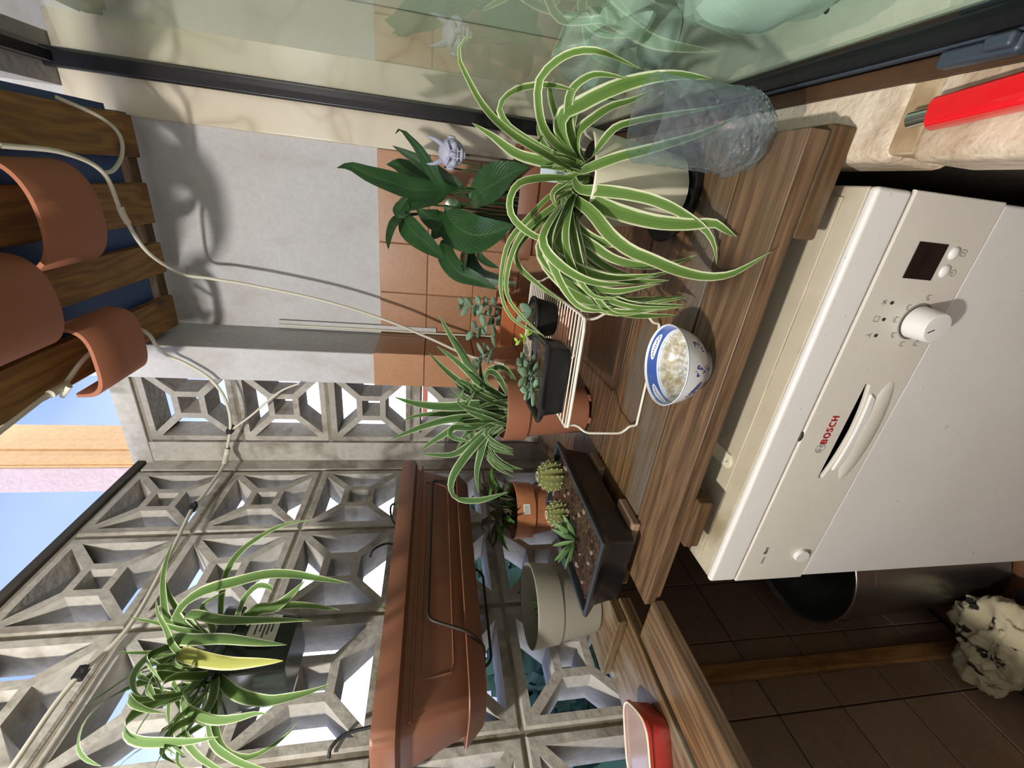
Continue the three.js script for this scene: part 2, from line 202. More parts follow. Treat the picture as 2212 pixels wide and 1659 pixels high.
// pierced concrete block: face at z = 0, 25 cm square, 7.6 cm deep; ribs run from the corners to a small square ring
function blockGeometry() {
  const h = 0.125, D = 0.076;
  const holes = (fw, rib, ro, rh) => {
    const c = rib * 0.7071, o = h - fw, out = [], T = [[-(o - c), o], [o - c, o], [ro - c, ro], [-(ro - c), ro]];
    for (let k = 0; k < 4; k++) { const a = k * Math.PI / 2, cs = Math.round(Math.cos(a)), sn = Math.round(Math.sin(a)); out.push(T.map(([x, y]) => [x * cs - y * sn, x * sn + y * cs])); }
    out.push([[-rh, rh], [rh, rh], [rh, -rh], [-rh, -rh]]); return out;
  };
  const F = holes(0.019, 0.019, 0.044, 0.027), B = holes(0.024, 0.024, 0.047, 0.019), gs = [];
  const face = (hs, z, flip, half) => { const s = new THREE.Shape([[-half, -half], [half, -half], [half, half], [-half, half]].map((p) => new THREE.Vector2(...p))); hs.forEach((q) => s.holes.push(new THREE.Path(q.map((p) => new THREE.Vector2(...p))))); const g = new THREE.ShapeGeometry(s).toNonIndexed(); g.translate(0, 0, z); if (flip) { const p = g.attributes.position; for (let i = 0; i < p.count; i += 3) { const t = [p.getX(i), p.getY(i), p.getZ(i)]; p.setXYZ(i, p.getX(i + 1), p.getY(i + 1), p.getZ(i + 1)); p.setXYZ(i + 1, ...t); } g.computeVertexNormals(); } return g; };
  const e = 0.004;
  gs.push(face(F, 0, false, h - e), face(B, -D, true, h));
  const quads = [], q = (a, b, c, d) => quads.push(...a, ...b, ...c, ...a, ...c, ...d);
  F.forEach((f, n) => f.forEach((p, i) => { const r = f[(i + 1) % 4], pb = B[n][i], rb = B[n][(i + 1) % 4]; q([...p, 0], [...pb, -D], [...rb, -D], [...r, 0]); }));
  const sq = (s) => [[-s, -s], [s, -s], [s, s], [-s, s]], a = sq(h - e), b = sq(h);
  for (let i = 0; i < 4; i++) { const j = (i + 1) % 4; q([...a[i], 0], [...b[i], -e], [...b[j], -e], [...a[j], 0]); q([...b[i], -e], [...b[i], -D], [...b[j], -D], [...b[j], -e]); }
  const g = new THREE.BufferGeometry(); g.setAttribute('position', new THREE.Float32BufferAttribute(quads, 3)); g.computeVertexNormals(); gs.push(g);
  return uvm(merge(gs), 'x');
}
const blockGeo = blockGeometry();
// ---- left wall: tiled parapet, five rows of pierced blocks, dark coping ----
{
  const w = struct('wall_left'), R = rng(4);
  part(w, 'parapet', box(-0.985, -0.01, -1.325, WX - 0.012, ROW0 - 0.004, 1.3, 0, 'z'), mat.lowgrout);
  for (let i = 0; i < 6; i++) for (let j = 0; j < 16; j++) { const y1 = 0.765 - i * 0.1515, z0 = -1.289 + j * 0.1515 - 0.002; if (y1 < 0.02 || z0 > 1.1) continue; part(w, 'tile', box(WX - 0.012, Math.max(y1 - 0.149, 0.002), z0, WX - 0.002 - R() * 0.001, y1, z0 + 0.149, 0.002, 'z'), mat.lowtiles[R() < 0.5 ? 0 : 1]); }
  for (let j = 0; j < 16; j++) { const z0 = -1.291 + j * 0.1515; part(w, 'tile', box(WX - 0.012, 0.7665, z0, WX - 0.002, ROW0 - 0.006, z0 + 0.149, 0.002, 'z'), mat.lowtiles[j % 2]); }
  for (let i = 0; i < 5; i++) for (let j = 0; j < 9; j++) {
    const b = part(w, 'pierced_block', blockGeo, mat.blocks[Math.floor(R() * 4)]); b.rotation.y = Math.PI / 2;
    b.position.set(WX + (R() - 0.5) * 0.003, ROW0 + (i + 0.5) * ROWP, -1.186 + (j + 0.5) * 0.26);
  }
  for (let i = 0; i <= 5; i++) part(w, 'mortar_joint', box(-0.965, ROW0 + i * ROWP - 0.0042, -1.19, WX - 0.005, ROW0 + i * ROWP + 0.0042, 1.3, 0, 'z'), mat.mortar);
  for (let j = 0; j <= 9; j++) for (let i = 0; i < 5; i++) part(w, 'mortar_joint', box(-0.965, ROW0 + i * ROWP + 0.004, -1.186 + j * 0.26 - 0.0055, WX - 0.005, ROW0 + (i + 1) * ROWP - 0.004, -1.186 + j * 0.26 + 0.0055, 0, 'y'), mat.mortar);
  part(w, 'corner_post', box(-0.975, 0.869, -1.325, WX, 2.158, -1.1915, 0.002, 'y'), mat.concrete);
  part(w, 'coping', box(-0.985, 2.1625, -1.33, WX + 0.006, 2.186, 1.3, 0.004, 'z'), mat.grime);
}
// ---- narrow pierced panel between corner and pillar ----
{
  const w = struct('wall_corner'), R = rng(8);
  part(w, 'corner_post', box(WX + 0.001, 0, -1.325, -0.8145, 2.158, NZ, 0.002, 'y'), mat.concrete);
  part(w, 'parapet', box(-0.814, 0, -1.325, -0.48, ROW0 - 0.024, NZ, 0, 'x'), mat.concrete);
  for (let i = 0; i < 5; i++) { const b = part(w, 'pierced_block', blockGeo, mat.blocks[Math.floor(R() * 4)]); b.position.set(-0.685, ROW0 - 0.02 + (i + 0.5) * ROWP, NZ + (R() - 0.5) * 0.003); }
  for (let i = 0; i <= 5; i++) part(w, 'mortar_joint', box(-0.814, ROW0 - 0.02 + i * ROWP - 0.0042, NZ - 0.08, -0.55, ROW0 - 0.02 + i * ROWP + 0.0042, NZ - 0.005), mat.mortar);
  part(w, 'lintel', box(-0.975, 2.1435, -1.335, -0.5, 2.20, NZ + 0.004, 0.003, 'x'), mat.concrete);
}
// ---- end wall: white plaster over terracotta tiles, with a pillar ----
{
  const w = struct('wall_back'), R = rng(15), top = 1.476, ph = 0.145;
  part(w, 'plaster', box(-0.48, 0, BZ - 0.1, 0.34, 2.95, BZ, 0, 'y'), mat.plaster);
  const pil = struct('wall_pillar');
  part(pil, 'pillar', box(-0.575, 0, BZ - 0.1, -0.4785, 2.95, PZ, 0.004, 'y'), mat.plaster);
  part(w, 'tile_bed', box(-0.4755, 0.87, BZ, 0.05, top - 0.001, BZ + 0.0035), mat.grout);
  part(pil, 'tile_bed', merge([box(-0.4785, 0.87, BZ, -0.4755, top - 0.001, PZ), box(-0.573, 0.87, PZ, -0.478, top - 0.001, PZ + 0.0025)]), mat.grout);
  const xs = [-0.475, -0.342, -0.192, -0.042, 0.054];
  for (let i = 0; i < 4; i++) {
    const y1 = top - i * ph, y0 = y1 - ph + 0.003;
    for (let k = 0; k < 4; k++) part(w, 'wall_tile', box(xs[k] + 0.0015, y0, BZ + 0.001, xs[k + 1] - 0.0015, y1, BZ + 0.0055 + R() * 0.001, 0.0018), mat.tiles[Math.floor(R() * 3)]);
    part(pil, 'wall_tile', box(-0.4765, y0, BZ + 0.006, -0.4725, y1, BZ + 0.04, 0.0015, 'z'), mat.tiles[1]);
    part(pil, 'wall_tile', box(-0.4765, y0, BZ + 0.043, -0.4725, y1, PZ + 0.0055, 0.0015, 'z'), mat.tiles[0]);
    part(pil, 'wall_tile', box(-0.575, y0, PZ + 0.001, -0.4755, y1, PZ + 0.0055, 0.0015), mat.tiles[Math.floor(R() * 3)]);
  }
}
// ---- right side: house wall with a window, marble jamb, stone sill ----
{
  const w = struct('wall_right'), lintel = struct('wall_lintel'), jamb = struct('trim_1'), jamb2 = struct('trim_2'), sill = struct('trim_3'), inner = struct('trim_4');
  part(w, 'low_wall', box(0.09, 0, BZ - 0.02, 0.33, 0.793, 1.3, 0, 'z'), mat.greyplaster);
  part(w, 'wall_core', box(0.168, 0.793, BZ - 0.02, 0.33, 0.859, 1.3, 0, 'z'), mat.greyplaster);
  part(lintel, 'header', box(0.1, 2.192, BZ - 0.02, 0.33, 2.95, 1.3, 0, 'z'), mat.greyplaster);
  part(jamb, 'marble_jamb', box(0.054, 0.881, BZ - 0.04, 0.36, 2.19, BZ + 0.012, 0.004, 'y'), mat.marble);
  part(jamb2, 'rear_jamb', box(0.075, 0.881, 1.2, 0.33, 2.192, 1.3, 0, 'y'), mat.greyplaster);
  const sillStone = (z0, z1, dy) => part(sill, 'sill_stone', box(0.061, 0.797 + dy, z0, 0.168, 0.88 + dy, z1, 0.012, 'z'), mat.sill);
  sillStone(-1.36, -0.408, 0); sillStone(-0.394, 1.2, -0.002);
  part(sill, 'sill_mortar', box(0.067, 0.8, -0.418, 0.165, 0.8775, -0.384, 0.006, 'z'), mat.sillmortar);
  part(sill, 'timber_strip', box(0.126, 0.875, -1.36, 0.1425, 0.8865, 1.2, 0.002, 'z'), mat.brownsill);
  part(inner, 'inner_sill', box(0.169, 0.86, -1.36, 0.42, 0.887, 1.2, 0.004, 'z'), mat.innersill);
  for (const [x, z] of [[0.215, -0.55], [0.225, -0.47], [0.205, -0.43]]) part(inner, 'screw_hole', new THREE.CylinderGeometry(0.003, 0.003, 0.002, 12).translate(x, 0.8875, z), mat.inkdark);
}
{
  const w = struct('window_1');
  part(w, 'bottom_rail', box(0.1435, 0.8805, -1.36, 0.1665, 0.903, 1.2, 0.002, 'z'), mat.blackmetal);
  part(w, 'bottom_glazing_strip', box(0.141, 0.893, -1.36, 0.1435, 0.9, 1.2, 0.001, 'z'), mat.rimblue);
  part(w, 'stile', box(0.136, 0.8805, -1.362, 0.168, 2.19, -1.345, 0.004, 'y'), mat.blackmetal);
  part(w, 'stile', box(0.132, 0.8805, -1.343, 0.166, 2.19, -1.322, 0.005, 'y'), mat.blackmetal);
  part(w, 'top_rail', box(0.14, 2.165, -1.36, 0.172, 2.192, 1.2, 0.003, 'z'), mat.blackmetal);
  part(w, 'pane', new THREE.PlaneGeometry(2.52, 1.256).rotateY(-Math.PI / 2).translate(0.152, 1.537, -0.062), mat.glass);
}
{ const w = struct('ceiling'); part(w, 'slab', box(-0.985, 2.95, BZ - 0.05, 2.6, 3.09, 1.4, 0, 'z'), mat.plaster); }
{
  const w = struct('floor'), R = rng(23);
  part(w, 'slab', box(-0.985, -0.12, BZ - 0.1, 2.6, -0.006, 1.4, 0, 'z'), mat.lowgrout);
  for (let i = 0; i < 3; i++) for (let j = 0; j < 9; j++) part(w, 'floor_tile', box(WX + i * 0.325 + 0.002, -0.008, -1.36 + j * 0.3 + 0.002, WX + (i + 1) * 0.325 - 0.002, 0, -1.36 + (j + 1) * 0.3 - 0.002, 0.0015, 'z'), mat.floortile);
}
{ const w = struct('wall_rear'); part(w, 'plaster', box(-0.985, 0, 1.3, 2.6, 2.95, 1.4, 0, 'x'), mat.plaster); }
{
  const w = struct('wall_kitchen');
  part(w, 'far_wall', box(2.4, 0, BZ - 0.05, 2.5, 2.95, 1.3, 0, 'z'), mat.innerwall);
  part(w, 'end_wall', box(0.36, 0, BZ - 0.1, 2.4, 2.95, BZ, 0, 'x'), mat.innerwall);
}
// ---- outside: stuccoed column close behind the corner, trees and houses below ----
{
  const c = thing('building_column', 'ochre and pink stuccoed column rising behind the corner of the pierced wall', 'column', [-1.23, -3.2, -1.76]);
  part(c, 'shaft', box(-0.065, 0, -0.15, 0.05, 10, 0.16, 0.005, 'y'), mat.pink, 'pink rough stucco shaft');
  part(c, 'side_facing', merge([box(0.05, 0, -0.15, 0.06, 10, 0.155, 0.003, 'y'), box(0.058, 0, -0.02, 0.068, 10, 0.05, 0.004, 'y'), box(0.058, 0, 0.1, 0.072, 10, 0.15, 0.006, 'y')]), mat.ochre, 'ochre painted side');
}
{
  const g = single('street_ground', 'grey street far below the balcony', 'ground', new THREE.PlaneGeometry(160, 160).rotateX(-Math.PI / 2), mat.ground, [-40, -3.2, -30]); g.userData.kind = 'structure'; g.name = 'ground';
  const leafG = (() => { const R = rng(31), gs = []; for (let i = 0; i < 900; i++) { const a = R() * 6.283, e = Math.acos(2 * R() - 1), r = 0.75 + 0.3 * R(), p = new THREE.PlaneGeometry(0.2, 0.14); p.rotateX(R() * 3); p.rotateY(R() * 6); p.translate(r * Math.sin(e) * Math.cos(a), r * Math.cos(e), r * Math.sin(e) * Math.sin(a)); gs.push(p); } gs.push(lumpy(new THREE.IcosahedronGeometry(0.86, 3), 0.35, 2.2, 7)); return merge(gs); })();
  const tree = (x, z, y, r, hgt, m, label) => { const t = thing('street_tree', label, 'tree', [x, -3.2, z], x, 'trees below the pierced wall'); part(t, 'trunk', new THREE.CylinderGeometry(0.1, 0.16, y + 3.2, 10).translate(0, (y + 3.2) / 2, 0), mat.bark); const o = part(t, 'crown', leafG, m); o.position.y = y + 3.2; o.scale.set(r, hgt, r); };
  tree(-8.2, -5.6, -1.6, 1.7, 1.9, mat.foliage, 'dark green tree seen through the lowest blocks behind the grey pot');
  tree(-7.6, -1.4, -1.75, 1.8, 2.0, mat.foliage, 'dark green tree seen through the lowest blocks beside the red box');
  tree(-10.0, -10.4, -1.4, 2.2, 2.1, mat.foliage2, 'mid green tree seen through the blocks behind the clay pot');
  tree(-4.6, -9.2, -1.6, 1.9, 1.8, mat.foliage2, 'mid green tree seen through the narrow pierced panel by the pillar');
  const house = (x, z, w, d, h, wm, ry, label) => {
    const t = thing('house', label, 'house', [x, -3.2, z], ry, 'houses across the street');
    part(t, 'wall', box(-w / 2, 0, -d / 2, w / 2, h, d / 2), wm);
    part(t, 'roof', box(-w / 2 - 0.2, h, -d / 2 - 0.2, w / 2 + 0.2, h + 0.25, d / 2 + 0.2, 0.05), mat.roof);
    for (let i = 0; i < 4; i++) for (let k = 0; k < 2; k++) part(t, 'window', box(-w / 2 + 0.8 + i * (w - 1.6) / 3.4, 1.1 + k * 2.2, d / 2, -w / 2 + 1.7 + i * (w - 1.6) / 3.4, 2.2 + k * 2.2, d / 2 + 0.06, 0.02), mat.pane);
  };
  house(-12, -24, 9, 6, 4.7, mat.housewall, 0.45, 'pale house with a flat red roof beyond the pillar');
  house(-22, -14, 9, 6, 4.6, mat.housewall, 1.0, 'pale house with a flat red roof beyond the hanging planter');
  house(-24, -4, 7, 6, 4.3, mat.houseblue, 1.4, 'blue house beyond the near end of the pierced wall');
}

// =====================================================================
// LAMP: a bare bulb on a wall bracket, out of frame, lights the balcony
// =====================================================================
{
  const L = thing('wall_lamp', 'bare bulb on a bracket on the pierced wall, out of frame', 'lamp', [WX, 2.04, 0.33]);
  part(L, 'wall_plate', new THREE.CylinderGeometry(0.03, 0.03, 0.02, 24).rotateZ(Math.PI / 2).translate(0.012, 0.07, 0), mat.plainwhite);
  part(L, 'arm', tube([[0.02, 0.07, 0], [0.15, 0.15, 0], [0.4, 0.17, 0], [0.44, 0.12, 0]], 0.008, 30), mat.plainwhite);
  part(L, 'socket', new THREE.CylinderGeometry(0.02, 0.024, 0.05, 20).translate(0.44, 0.11, 0), mat.plainwhite);
  part(L, 'bulb', lathe([[0, -0.035], [0.016, -0.031], [0.028, -0.015], [0.03, 0.002], [0.024, 0.025], [0.014, 0.05], [0.013, 0.085]], 24).translate(0.44, 0.03, 0), mat.bulb);
  const p = new THREE.PointLight(new THREE.Color(1, 0.965, 0.905), 6.2, 0, 2); p.position.set(0.44, 0.03, 0); p.castShadow = true; p.shadow.radius = 1.5; p.name = 'bulb_light'; L.add(p);
}

// =====================================================================
// DISHWASHER, SHELVES, THINGS UNDER AND ABOVE
// =====================================================================
{
  const D = thing('dishwasher', 'white freestanding dishwasher under the plank shelf', 'dishwasher', [-0.257, 0, -0.432]);
  const hw = 0.299, fy = (y) => y, px = (x) => x + 0.257, font = await new FontLoader().loadAsync('fonts/droid/droid_sans_bold.typeface.json');
  part(D, 'cabinet', box(-hw + 0.002, 0.06, -0.58, hw - 0.002, 0.818, -0.077, 0.004, 'z'), mat.plainwhite);
  part(D, 'worktop', merge([box(-hw, 0.816, -0.6, hw, 0.8465, -0.0125, 0.003, 'z'), box(-hw + 0.012, 0.8463, -0.59, hw - 0.012, 0.8493, -0.04, 0.0015, 'z')]), mat.worktop, 'stained beige worktop');
  part(D, 'top_trim', box(-hw, 0.802, -0.012, hw, 0.8493, 0, 0.005, 'x'), mat.white);
  // control panel with a crescent grip slot cut through
  const sh2 = new THREE.Shape(); sh2.moveTo(-hw, 0.6735); sh2.lineTo(hw, 0.6735); sh2.lineTo(hw, 0.7985); sh2.lineTo(-hw, 0.7985); sh2.closePath();
  const slot = new THREE.Path(); slot.moveTo(-0.088, 0.741); slot.lineTo(0.07, 0.740); slot.lineTo(0.068, 0.7315); slot.quadraticCurveTo(0.035, 0.7225, -0.008, 0.7215); slot.quadraticCurveTo(-0.055, 0.723, -0.088, 0.7325); slot.closePath(); sh2.holes.push(slot);
  const panel = part(D, 'control_panel', uvm(new THREE.ExtrudeGeometry(sh2, { depth: 0.002, bevelEnabled: true, bevelSize: 0.0015, bevelThickness: 0.002, bevelSegments: 2, curveSegments: 24 }).translate(0, 0, -0.004), 'x'), mat.panel);
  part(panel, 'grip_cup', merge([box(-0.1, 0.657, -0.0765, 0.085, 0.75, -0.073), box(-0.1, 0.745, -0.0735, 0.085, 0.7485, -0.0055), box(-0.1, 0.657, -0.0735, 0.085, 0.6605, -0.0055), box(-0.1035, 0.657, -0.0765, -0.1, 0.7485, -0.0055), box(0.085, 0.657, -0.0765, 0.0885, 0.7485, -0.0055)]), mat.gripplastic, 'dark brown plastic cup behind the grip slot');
  part(panel, 'panel_return', merge([box(-hw, 0.657, -0.0765, -hw + 0.004, 0.7985, -0.0055), box(hw - 0.004, 0.657, -0.0765, hw, 0.7985, -0.0055), box(-hw, 0.7945, -0.0765, hw, 0.7985, -0.0055)]), mat.panel);
  // bulging lip under the slot
  { const g = new THREE.SphereGeometry(1, 40, 20), p = g.attributes.position; for (let i = 0; i < p.count; i++) { const x = p.getX(i), y = p.getY(i), z = Math.max(p.getZ(i), -0.2); p.setXYZ(i, x * 0.094 - 0.008, 0.699 + y * 0.0215 * (1 - 0.1 * x * x), -0.004 + z * 0.0085); } g.computeVertexNormals(); part(panel, 'grip_lip', g, mat.panel); }
  { const s = new THREE.Shape(); s.moveTo(-0.07, 0.7235); s.quadraticCurveTo(-0.01, 0.7135, 0.053, 0.7235); s.lineTo(0.048, 0.7165); s.quadraticCurveTo(-0.008, 0.701, -0.064, 0.7155); s.closePath(); part(panel, 'grip_insert', new THREE.ExtrudeGeometry(s, { depth: 0.005, bevelEnabled: true, bevelSize: 0.001, bevelThickness: 0.001, bevelSegments: 2, curveSegments: 20 }).translate(0, 0, -0.003), mat.plainwhite); }
  part(panel, 'display', box(px(-0.049), 0.7225, -0.006, px(-0.007), 0.7645, 0.0008, 0.0005), mat.display, 'black display window');
  for (const x of [-0.016, -0.037]) part(panel, 'button', new THREE.SphereGeometry(1, 20, 12).scale(0.0075, 0.0065, 0.0035).translate(px(x), 0.7095, 0.0005), mat.plainwhite);
  const lb = part(panel, 'button', new THREE.CylinderGeometry(0.0115, 0.0122, 0.008, 28).rotateX(Math.PI / 2).translate(px(-0.502), 0.699, 0.002), mat.plainwhite, 'round power button');
  for (const x of [-0.079, -0.1, -0.121]) part(panel, 'indicator', new THREE.CylinderGeometry(0.0021, 0.0021, 0.001, 14).rotateX(Math.PI / 2).translate(px(x), 0.762, 0.0005), mat.inkdark);
  // small pictograms
  const bar = (x, y, w, h, a = 0) => new THREE.BoxGeometry(w, h, 0.0004).rotateZ(a).translate(px(x), y, 0.0004), pict = (n, gs) => part(panel, n, merge(gs), mat.ink);
  pict('pictogram', [0, 1, 2].map((k) => bar(-0.079, 0.773, 0.008, 0.0006, k * Math.PI / 3)));
  pict('pictogram', [bar(-0.1, 0.7765, 0.006, 0.0006), bar(-0.1, 0.7695, 0.006, 0.0006), bar(-0.1032, 0.773, 0.0006, 0.007), bar(-0.0968, 0.773, 0.0006, 0.007)]);
  pict('pictogram', [bar(-0.121, 0.773, 0.0006, 0.008), bar(-0.1225, 0.771, 0.004, 0.0007, 0.8), bar(-0.1195, 0.771, 0.004, 0.0007, -0.8)]);
  for (const [x, y, a] of [[-0.083, 0.735, 0.2], [-0.099, 0.745, 0], [-0.119, 0.737, 0.3], [-0.13, 0.717, 0], [-0.128, 0.696, -0.3], [-0.069, 0.713, 0.4]]) pict('pictogram', [bar(x, y, 0.008, 0.0006, a), bar(x, y + 0.0022, 0.005, 0.0006, a), bar(x + 0.003, y - 0.002, 0.0006, 0.004, a), bar(x - 0.003, y - 0.002, 0.0006, 0.004, a)]);
  pict('pictogram', [bar(-0.0145, 0.699, 0.007, 0.0006), bar(-0.0145, 0.6925, 0.007, 0.0006), bar(-0.018, 0.6958, 0.0006, 0.0066), bar(-0.011, 0.6958, 0.0006, 0.0066), bar(-0.0145, 0.6958, 0.0006, 0.004)]);
  pict('pictogram', [new THREE.TorusGeometry(0.0036, 0.0004, 4, 20).translate(px(-0.038), 0.6955, 0.0004), bar(-0.038, 0.6965, 0.0006, 0.003)]);
  pict('pictogram', [new THREE.TorusGeometry(0.0026, 0.0004, 4, 20).translate(px(-0.5), 0.684, 0.0004), bar(-0.5, 0.686, 0.0006, 0.003)]);
  const text = (s, size, x, y, m, n) => { const g = new TextGeometry(s, { font, size, depth: 0.0005, curveSegments: 6 }); g.computeBoundingBox(); const bb = g.boundingBox; g.translate(px(x) - (bb.max.x + bb.min.x) / 2, y - (bb.max.y + bb.min.y) / 2, 0.0001); return part(panel, n, g, m); };
  text('BOSCH', 0.0105, -0.2605, 0.7615, mat.redink, 'lettering');
  text('3in1', 0.0055, -0.49, 0.769, mat.inkdark, 'lettering'); text('auto', 0.005, -0.511, 0.767, mat.ink, 'lettering');
  part(panel, 'emblem', merge([new THREE.TorusGeometry(0.0072, 0.0005, 6, 32).translate(px(-0.291), 0.7625, 0.0003), bar(-0.2938, 0.7625, 0.0008, 0.008), bar(-0.2882, 0.7625, 0.0008, 0.008), bar(-0.291, 0.7625, 0.0056, 0.0008), bar(-0.2958, 0.7625, 0.0008, 0.005), bar(-0.2862, 0.7625, 0.0008, 0.005)]), mat.ink, 'round armature emblem');
  const kb = part(panel, 'knob', merge([lathe([[0, 0.027], [0.0172, 0.027], [0.0188, 0.0258], [0.0205, 0.002], [0.0215, 0], [0, 0]], 40).rotateX(Math.PI / 2).translate(px(-0.1), 0.7135, 0.001)]), mat.plainwhite, 'white programme knob');
  part(kb, 'pointer', merge([new THREE.BoxGeometry(0.0012, 0.009, 0.0006).rotateZ(0.5).translate(px(-0.104), 0.7215, 0.0281)]), mat.inkdark);
  part(panel, 'knob_ring', new THREE.TorusGeometry(0.0228, 0.0008, 6, 48).translate(px(-0.1), 0.7135, 0.0005), mat.ink);
  part(D, 'latch_notch', new THREE.SphereGeometry(0.004, 14, 10).scale(2, 0.8, 0.6).translate(px(-0.273), 0.8005, -0.002), mat.inkdark);
  part(D, 'door', merge([box(-hw + 0.001, 0.1, -0.074, hw - 0.001, 0.6555, -0.017, 0.002, 'x'), box(-hw, 0.095, -0.018, hw, 0.6715, -0.0015, 0.004, 'x')]), mat.white);
  part(D, 'plinth', box(-hw + 0.01, 0.012, -0.09, hw - 0.01, 0.09, -0.06, 0.002), mat.plainwhite);
  for (const [x, z] of [[-0.26, -0.07], [0.26, -0.07], [-0.26, -0.55], [0.26, -0.55]]) part(D, 'foot', new THREE.CylinderGeometry(0.016, 0.02, 0.07, 16).translate(x, 0.035, z), mat.blackmatte);
}
single('bracket_plate', 'small white metal bracket with a rusty hole on the dishwasher top', 'bracket', (() => { const s = new THREE.Shape(); s.moveTo(-0.012, 0); s.lineTo(0.012, 0); s.lineTo(0.011, 0.04); s.quadraticCurveTo(0.0, 0.052, -0.011, 0.04); s.closePath(); const hl = new THREE.Path(); hl.absarc(0, 0.036, 0.0035, 0, 6.283); s.holes.push(hl); return merge([new THREE.ExtrudeGeometry(s, { depth: 0.003, bevelEnabled: true, bevelSize: 0.0006, bevelThickness: 0.0006, bevelSegments: 1 }).rotateX(Math.PI / 2).translate(0, 0.0042, 0), box(-0.012, 0, -0.003, 0.012, 0.028, 0.002, 0.001)]); })(), mat.cream, [-0.352, 0.8478, -0.525]);

// ---- plank shelf across the end of the balcony ----
{
  const S = thing('plank_shelf', 'wet brown wooden plank shelf across the balcony end', 'shelf', [-0.39, 0.885, -0.93]), zs = [-1.352, -1.18, -0.98, -0.74, -0.55, -0.452], R = rng(77);
  for (let i = 0; i < 5; i++) { const x0 = [-0.8, -0.8, -0.8, -0.7, -0.632][i], x1 = i >= 2 ? 0.088 : 0.05; part(S, 'plank', box(x0 + 0.39, 0.025, zs[i] + 0.003 + 0.93, x1 + 0.39, 0.05 - R() * 0.0015, zs[i + 1] - 0.003 + 0.93, 0.0015, 'x'), mat.wood[[1, 0, 1, 2, 0][i]]); }
  part(S, 'batten', box(-0.02 + 0.39, -0.005, -0.52 + 0.93, 0.095 + 0.39, 0.0242, -0.454 + 0.93, 0.004, 'x'), mat.oldwood, 'short weathered batten under the right end');
  part(S, 'batten', box(-0.49 + 0.39, -0.002, -0.52 + 0.93, -0.4 + 0.39, 0.0242, -0.446 + 0.93, 0.004, 'x'), mat.oldwood, 'short weathered batten under the left end');
  part(S, 'bearer', box(-0.8 + 0.39, -0.022, -1.3 + 0.93, 0.05 + 0.39, 0.0242, -1.25 + 0.93, 0.004, 'x'), mat.oldwood);
}
{
  const S = thing('plank_shelf', 'narrow wooden plank shelf along the pierced wall beside the red box', 'shelf', [-0.715, 0.885, 0.02]);
  part(S, 'plank', box(-0.165, 0.022, -0.556, 0.0, 0.047, 0.8, 0.003, 'z'), mat.wood[3]);
  part(S, 'plank', box(0.0115, 0.022, -0.468, 0.104, 0.046, 0.8, 0.004, 'z'), mat.wood[2]);
  part(S, 'loose_board', box(-0.165, 0.0475, -0.72, -0.005, 0.0665, -0.505, 0.003, 'z'), mat.wood[3]);
  for (const z of [0.12, 0.65]) part(S, 'bearer', box(-0.168, -0.02, z - 0.025, 0.1, 0.0215, z + 0.025, 0.003, 'x'), mat.oldwood);
}
{
  const B = thing('metal_bin', 'tall steel bin standing in the gap left of the dishwasher', 'bin', [-0.712, 0, -0.61]);
  part(B, 'shell', lathe([[0, 0.004], [0.12, 0.004], [0.126, 0.012], [0.136, 0.395], [0.139, 0.4], [0.139, 0.406], [0.137, 0.411], [0.139, 0.447], [0.137, 0.449], [0.132, 0.44], [0.122, 0.02], [0, 0.02]], 56), mat.steel);
  part(B, 'rim', new THREE.TorusGeometry(0.1385, 0.0028, 8, 64).rotateX(Math.PI / 2).translate(0, 0.449, 0), mat.chrome, 'bright rolled rim');
}
{
  const g = lumpy(new THREE.SphereGeometry(1, 96, 64), 0.55, 2.3, 17); { const q = g.attributes.position, n = new THREE.Vector3(); for (let i = 0; i < q.count; i++) { n.fromBufferAttribute(q, i); n.multiplyScalar(1 + 0.28 * (0.25 - Math.abs(n3(n.x * 4, n.y * 4, n.z * 4, 23))) + 0.1 * (0.2 - Math.abs(n3(n.x * 9, n.y * 9, n.z * 9, 29)))); q.setXYZ(i, n.x, n.y, n.z); } } g.scale(0.085, 0.075, 0.062); const p = g.attributes.position; for (let i = 0; i < p.count; i++) p.setY(i, Math.max(p.getY(i), -0.05)); g.translate(0, 0.05, 0); g.computeVertexNormals();
  { const n = p.count, uv = new Float32Array(n * 2); for (let i = 0; i < n; i++) { uv[2 * i] = p.getX(i) * 6; uv[2 * i + 1] = p.getZ(i) * 6 + p.getY(i) * 4; } g.setAttribute('uv', new THREE.BufferAttribute(uv, 2)); }
  single('rag_bundle', 'crumpled cream rag with black blotches on the floor before the bin', 'rag', g, mat.rag, [-0.752, 0.061, -0.392]);
  const bucket = thing('black_bucket', 'low black tub under the blotched rag', 'tub', [-0.745, 0, -0.38]); part(bucket, 'tub', loft([[0, 0.2, 0.11, 0.03], [0.056, 0.22, 0.13, 0.03], [0.06, 0.226, 0.136, 0.03], [0.06, 0.215, 0.125, 0.03], [0.058, 0.21, 0.12, 0.03]]), mat.blackmatte);
}
single('wall_strip', 'vertical wooden strip on the tiled parapet beside the bin', 'strip', box(0, 0, -0.017, 0.016, 0.83, 0.017, 0.004, 'y'), mat.slat, [WX - 0.001, 0.003, -0.463]);

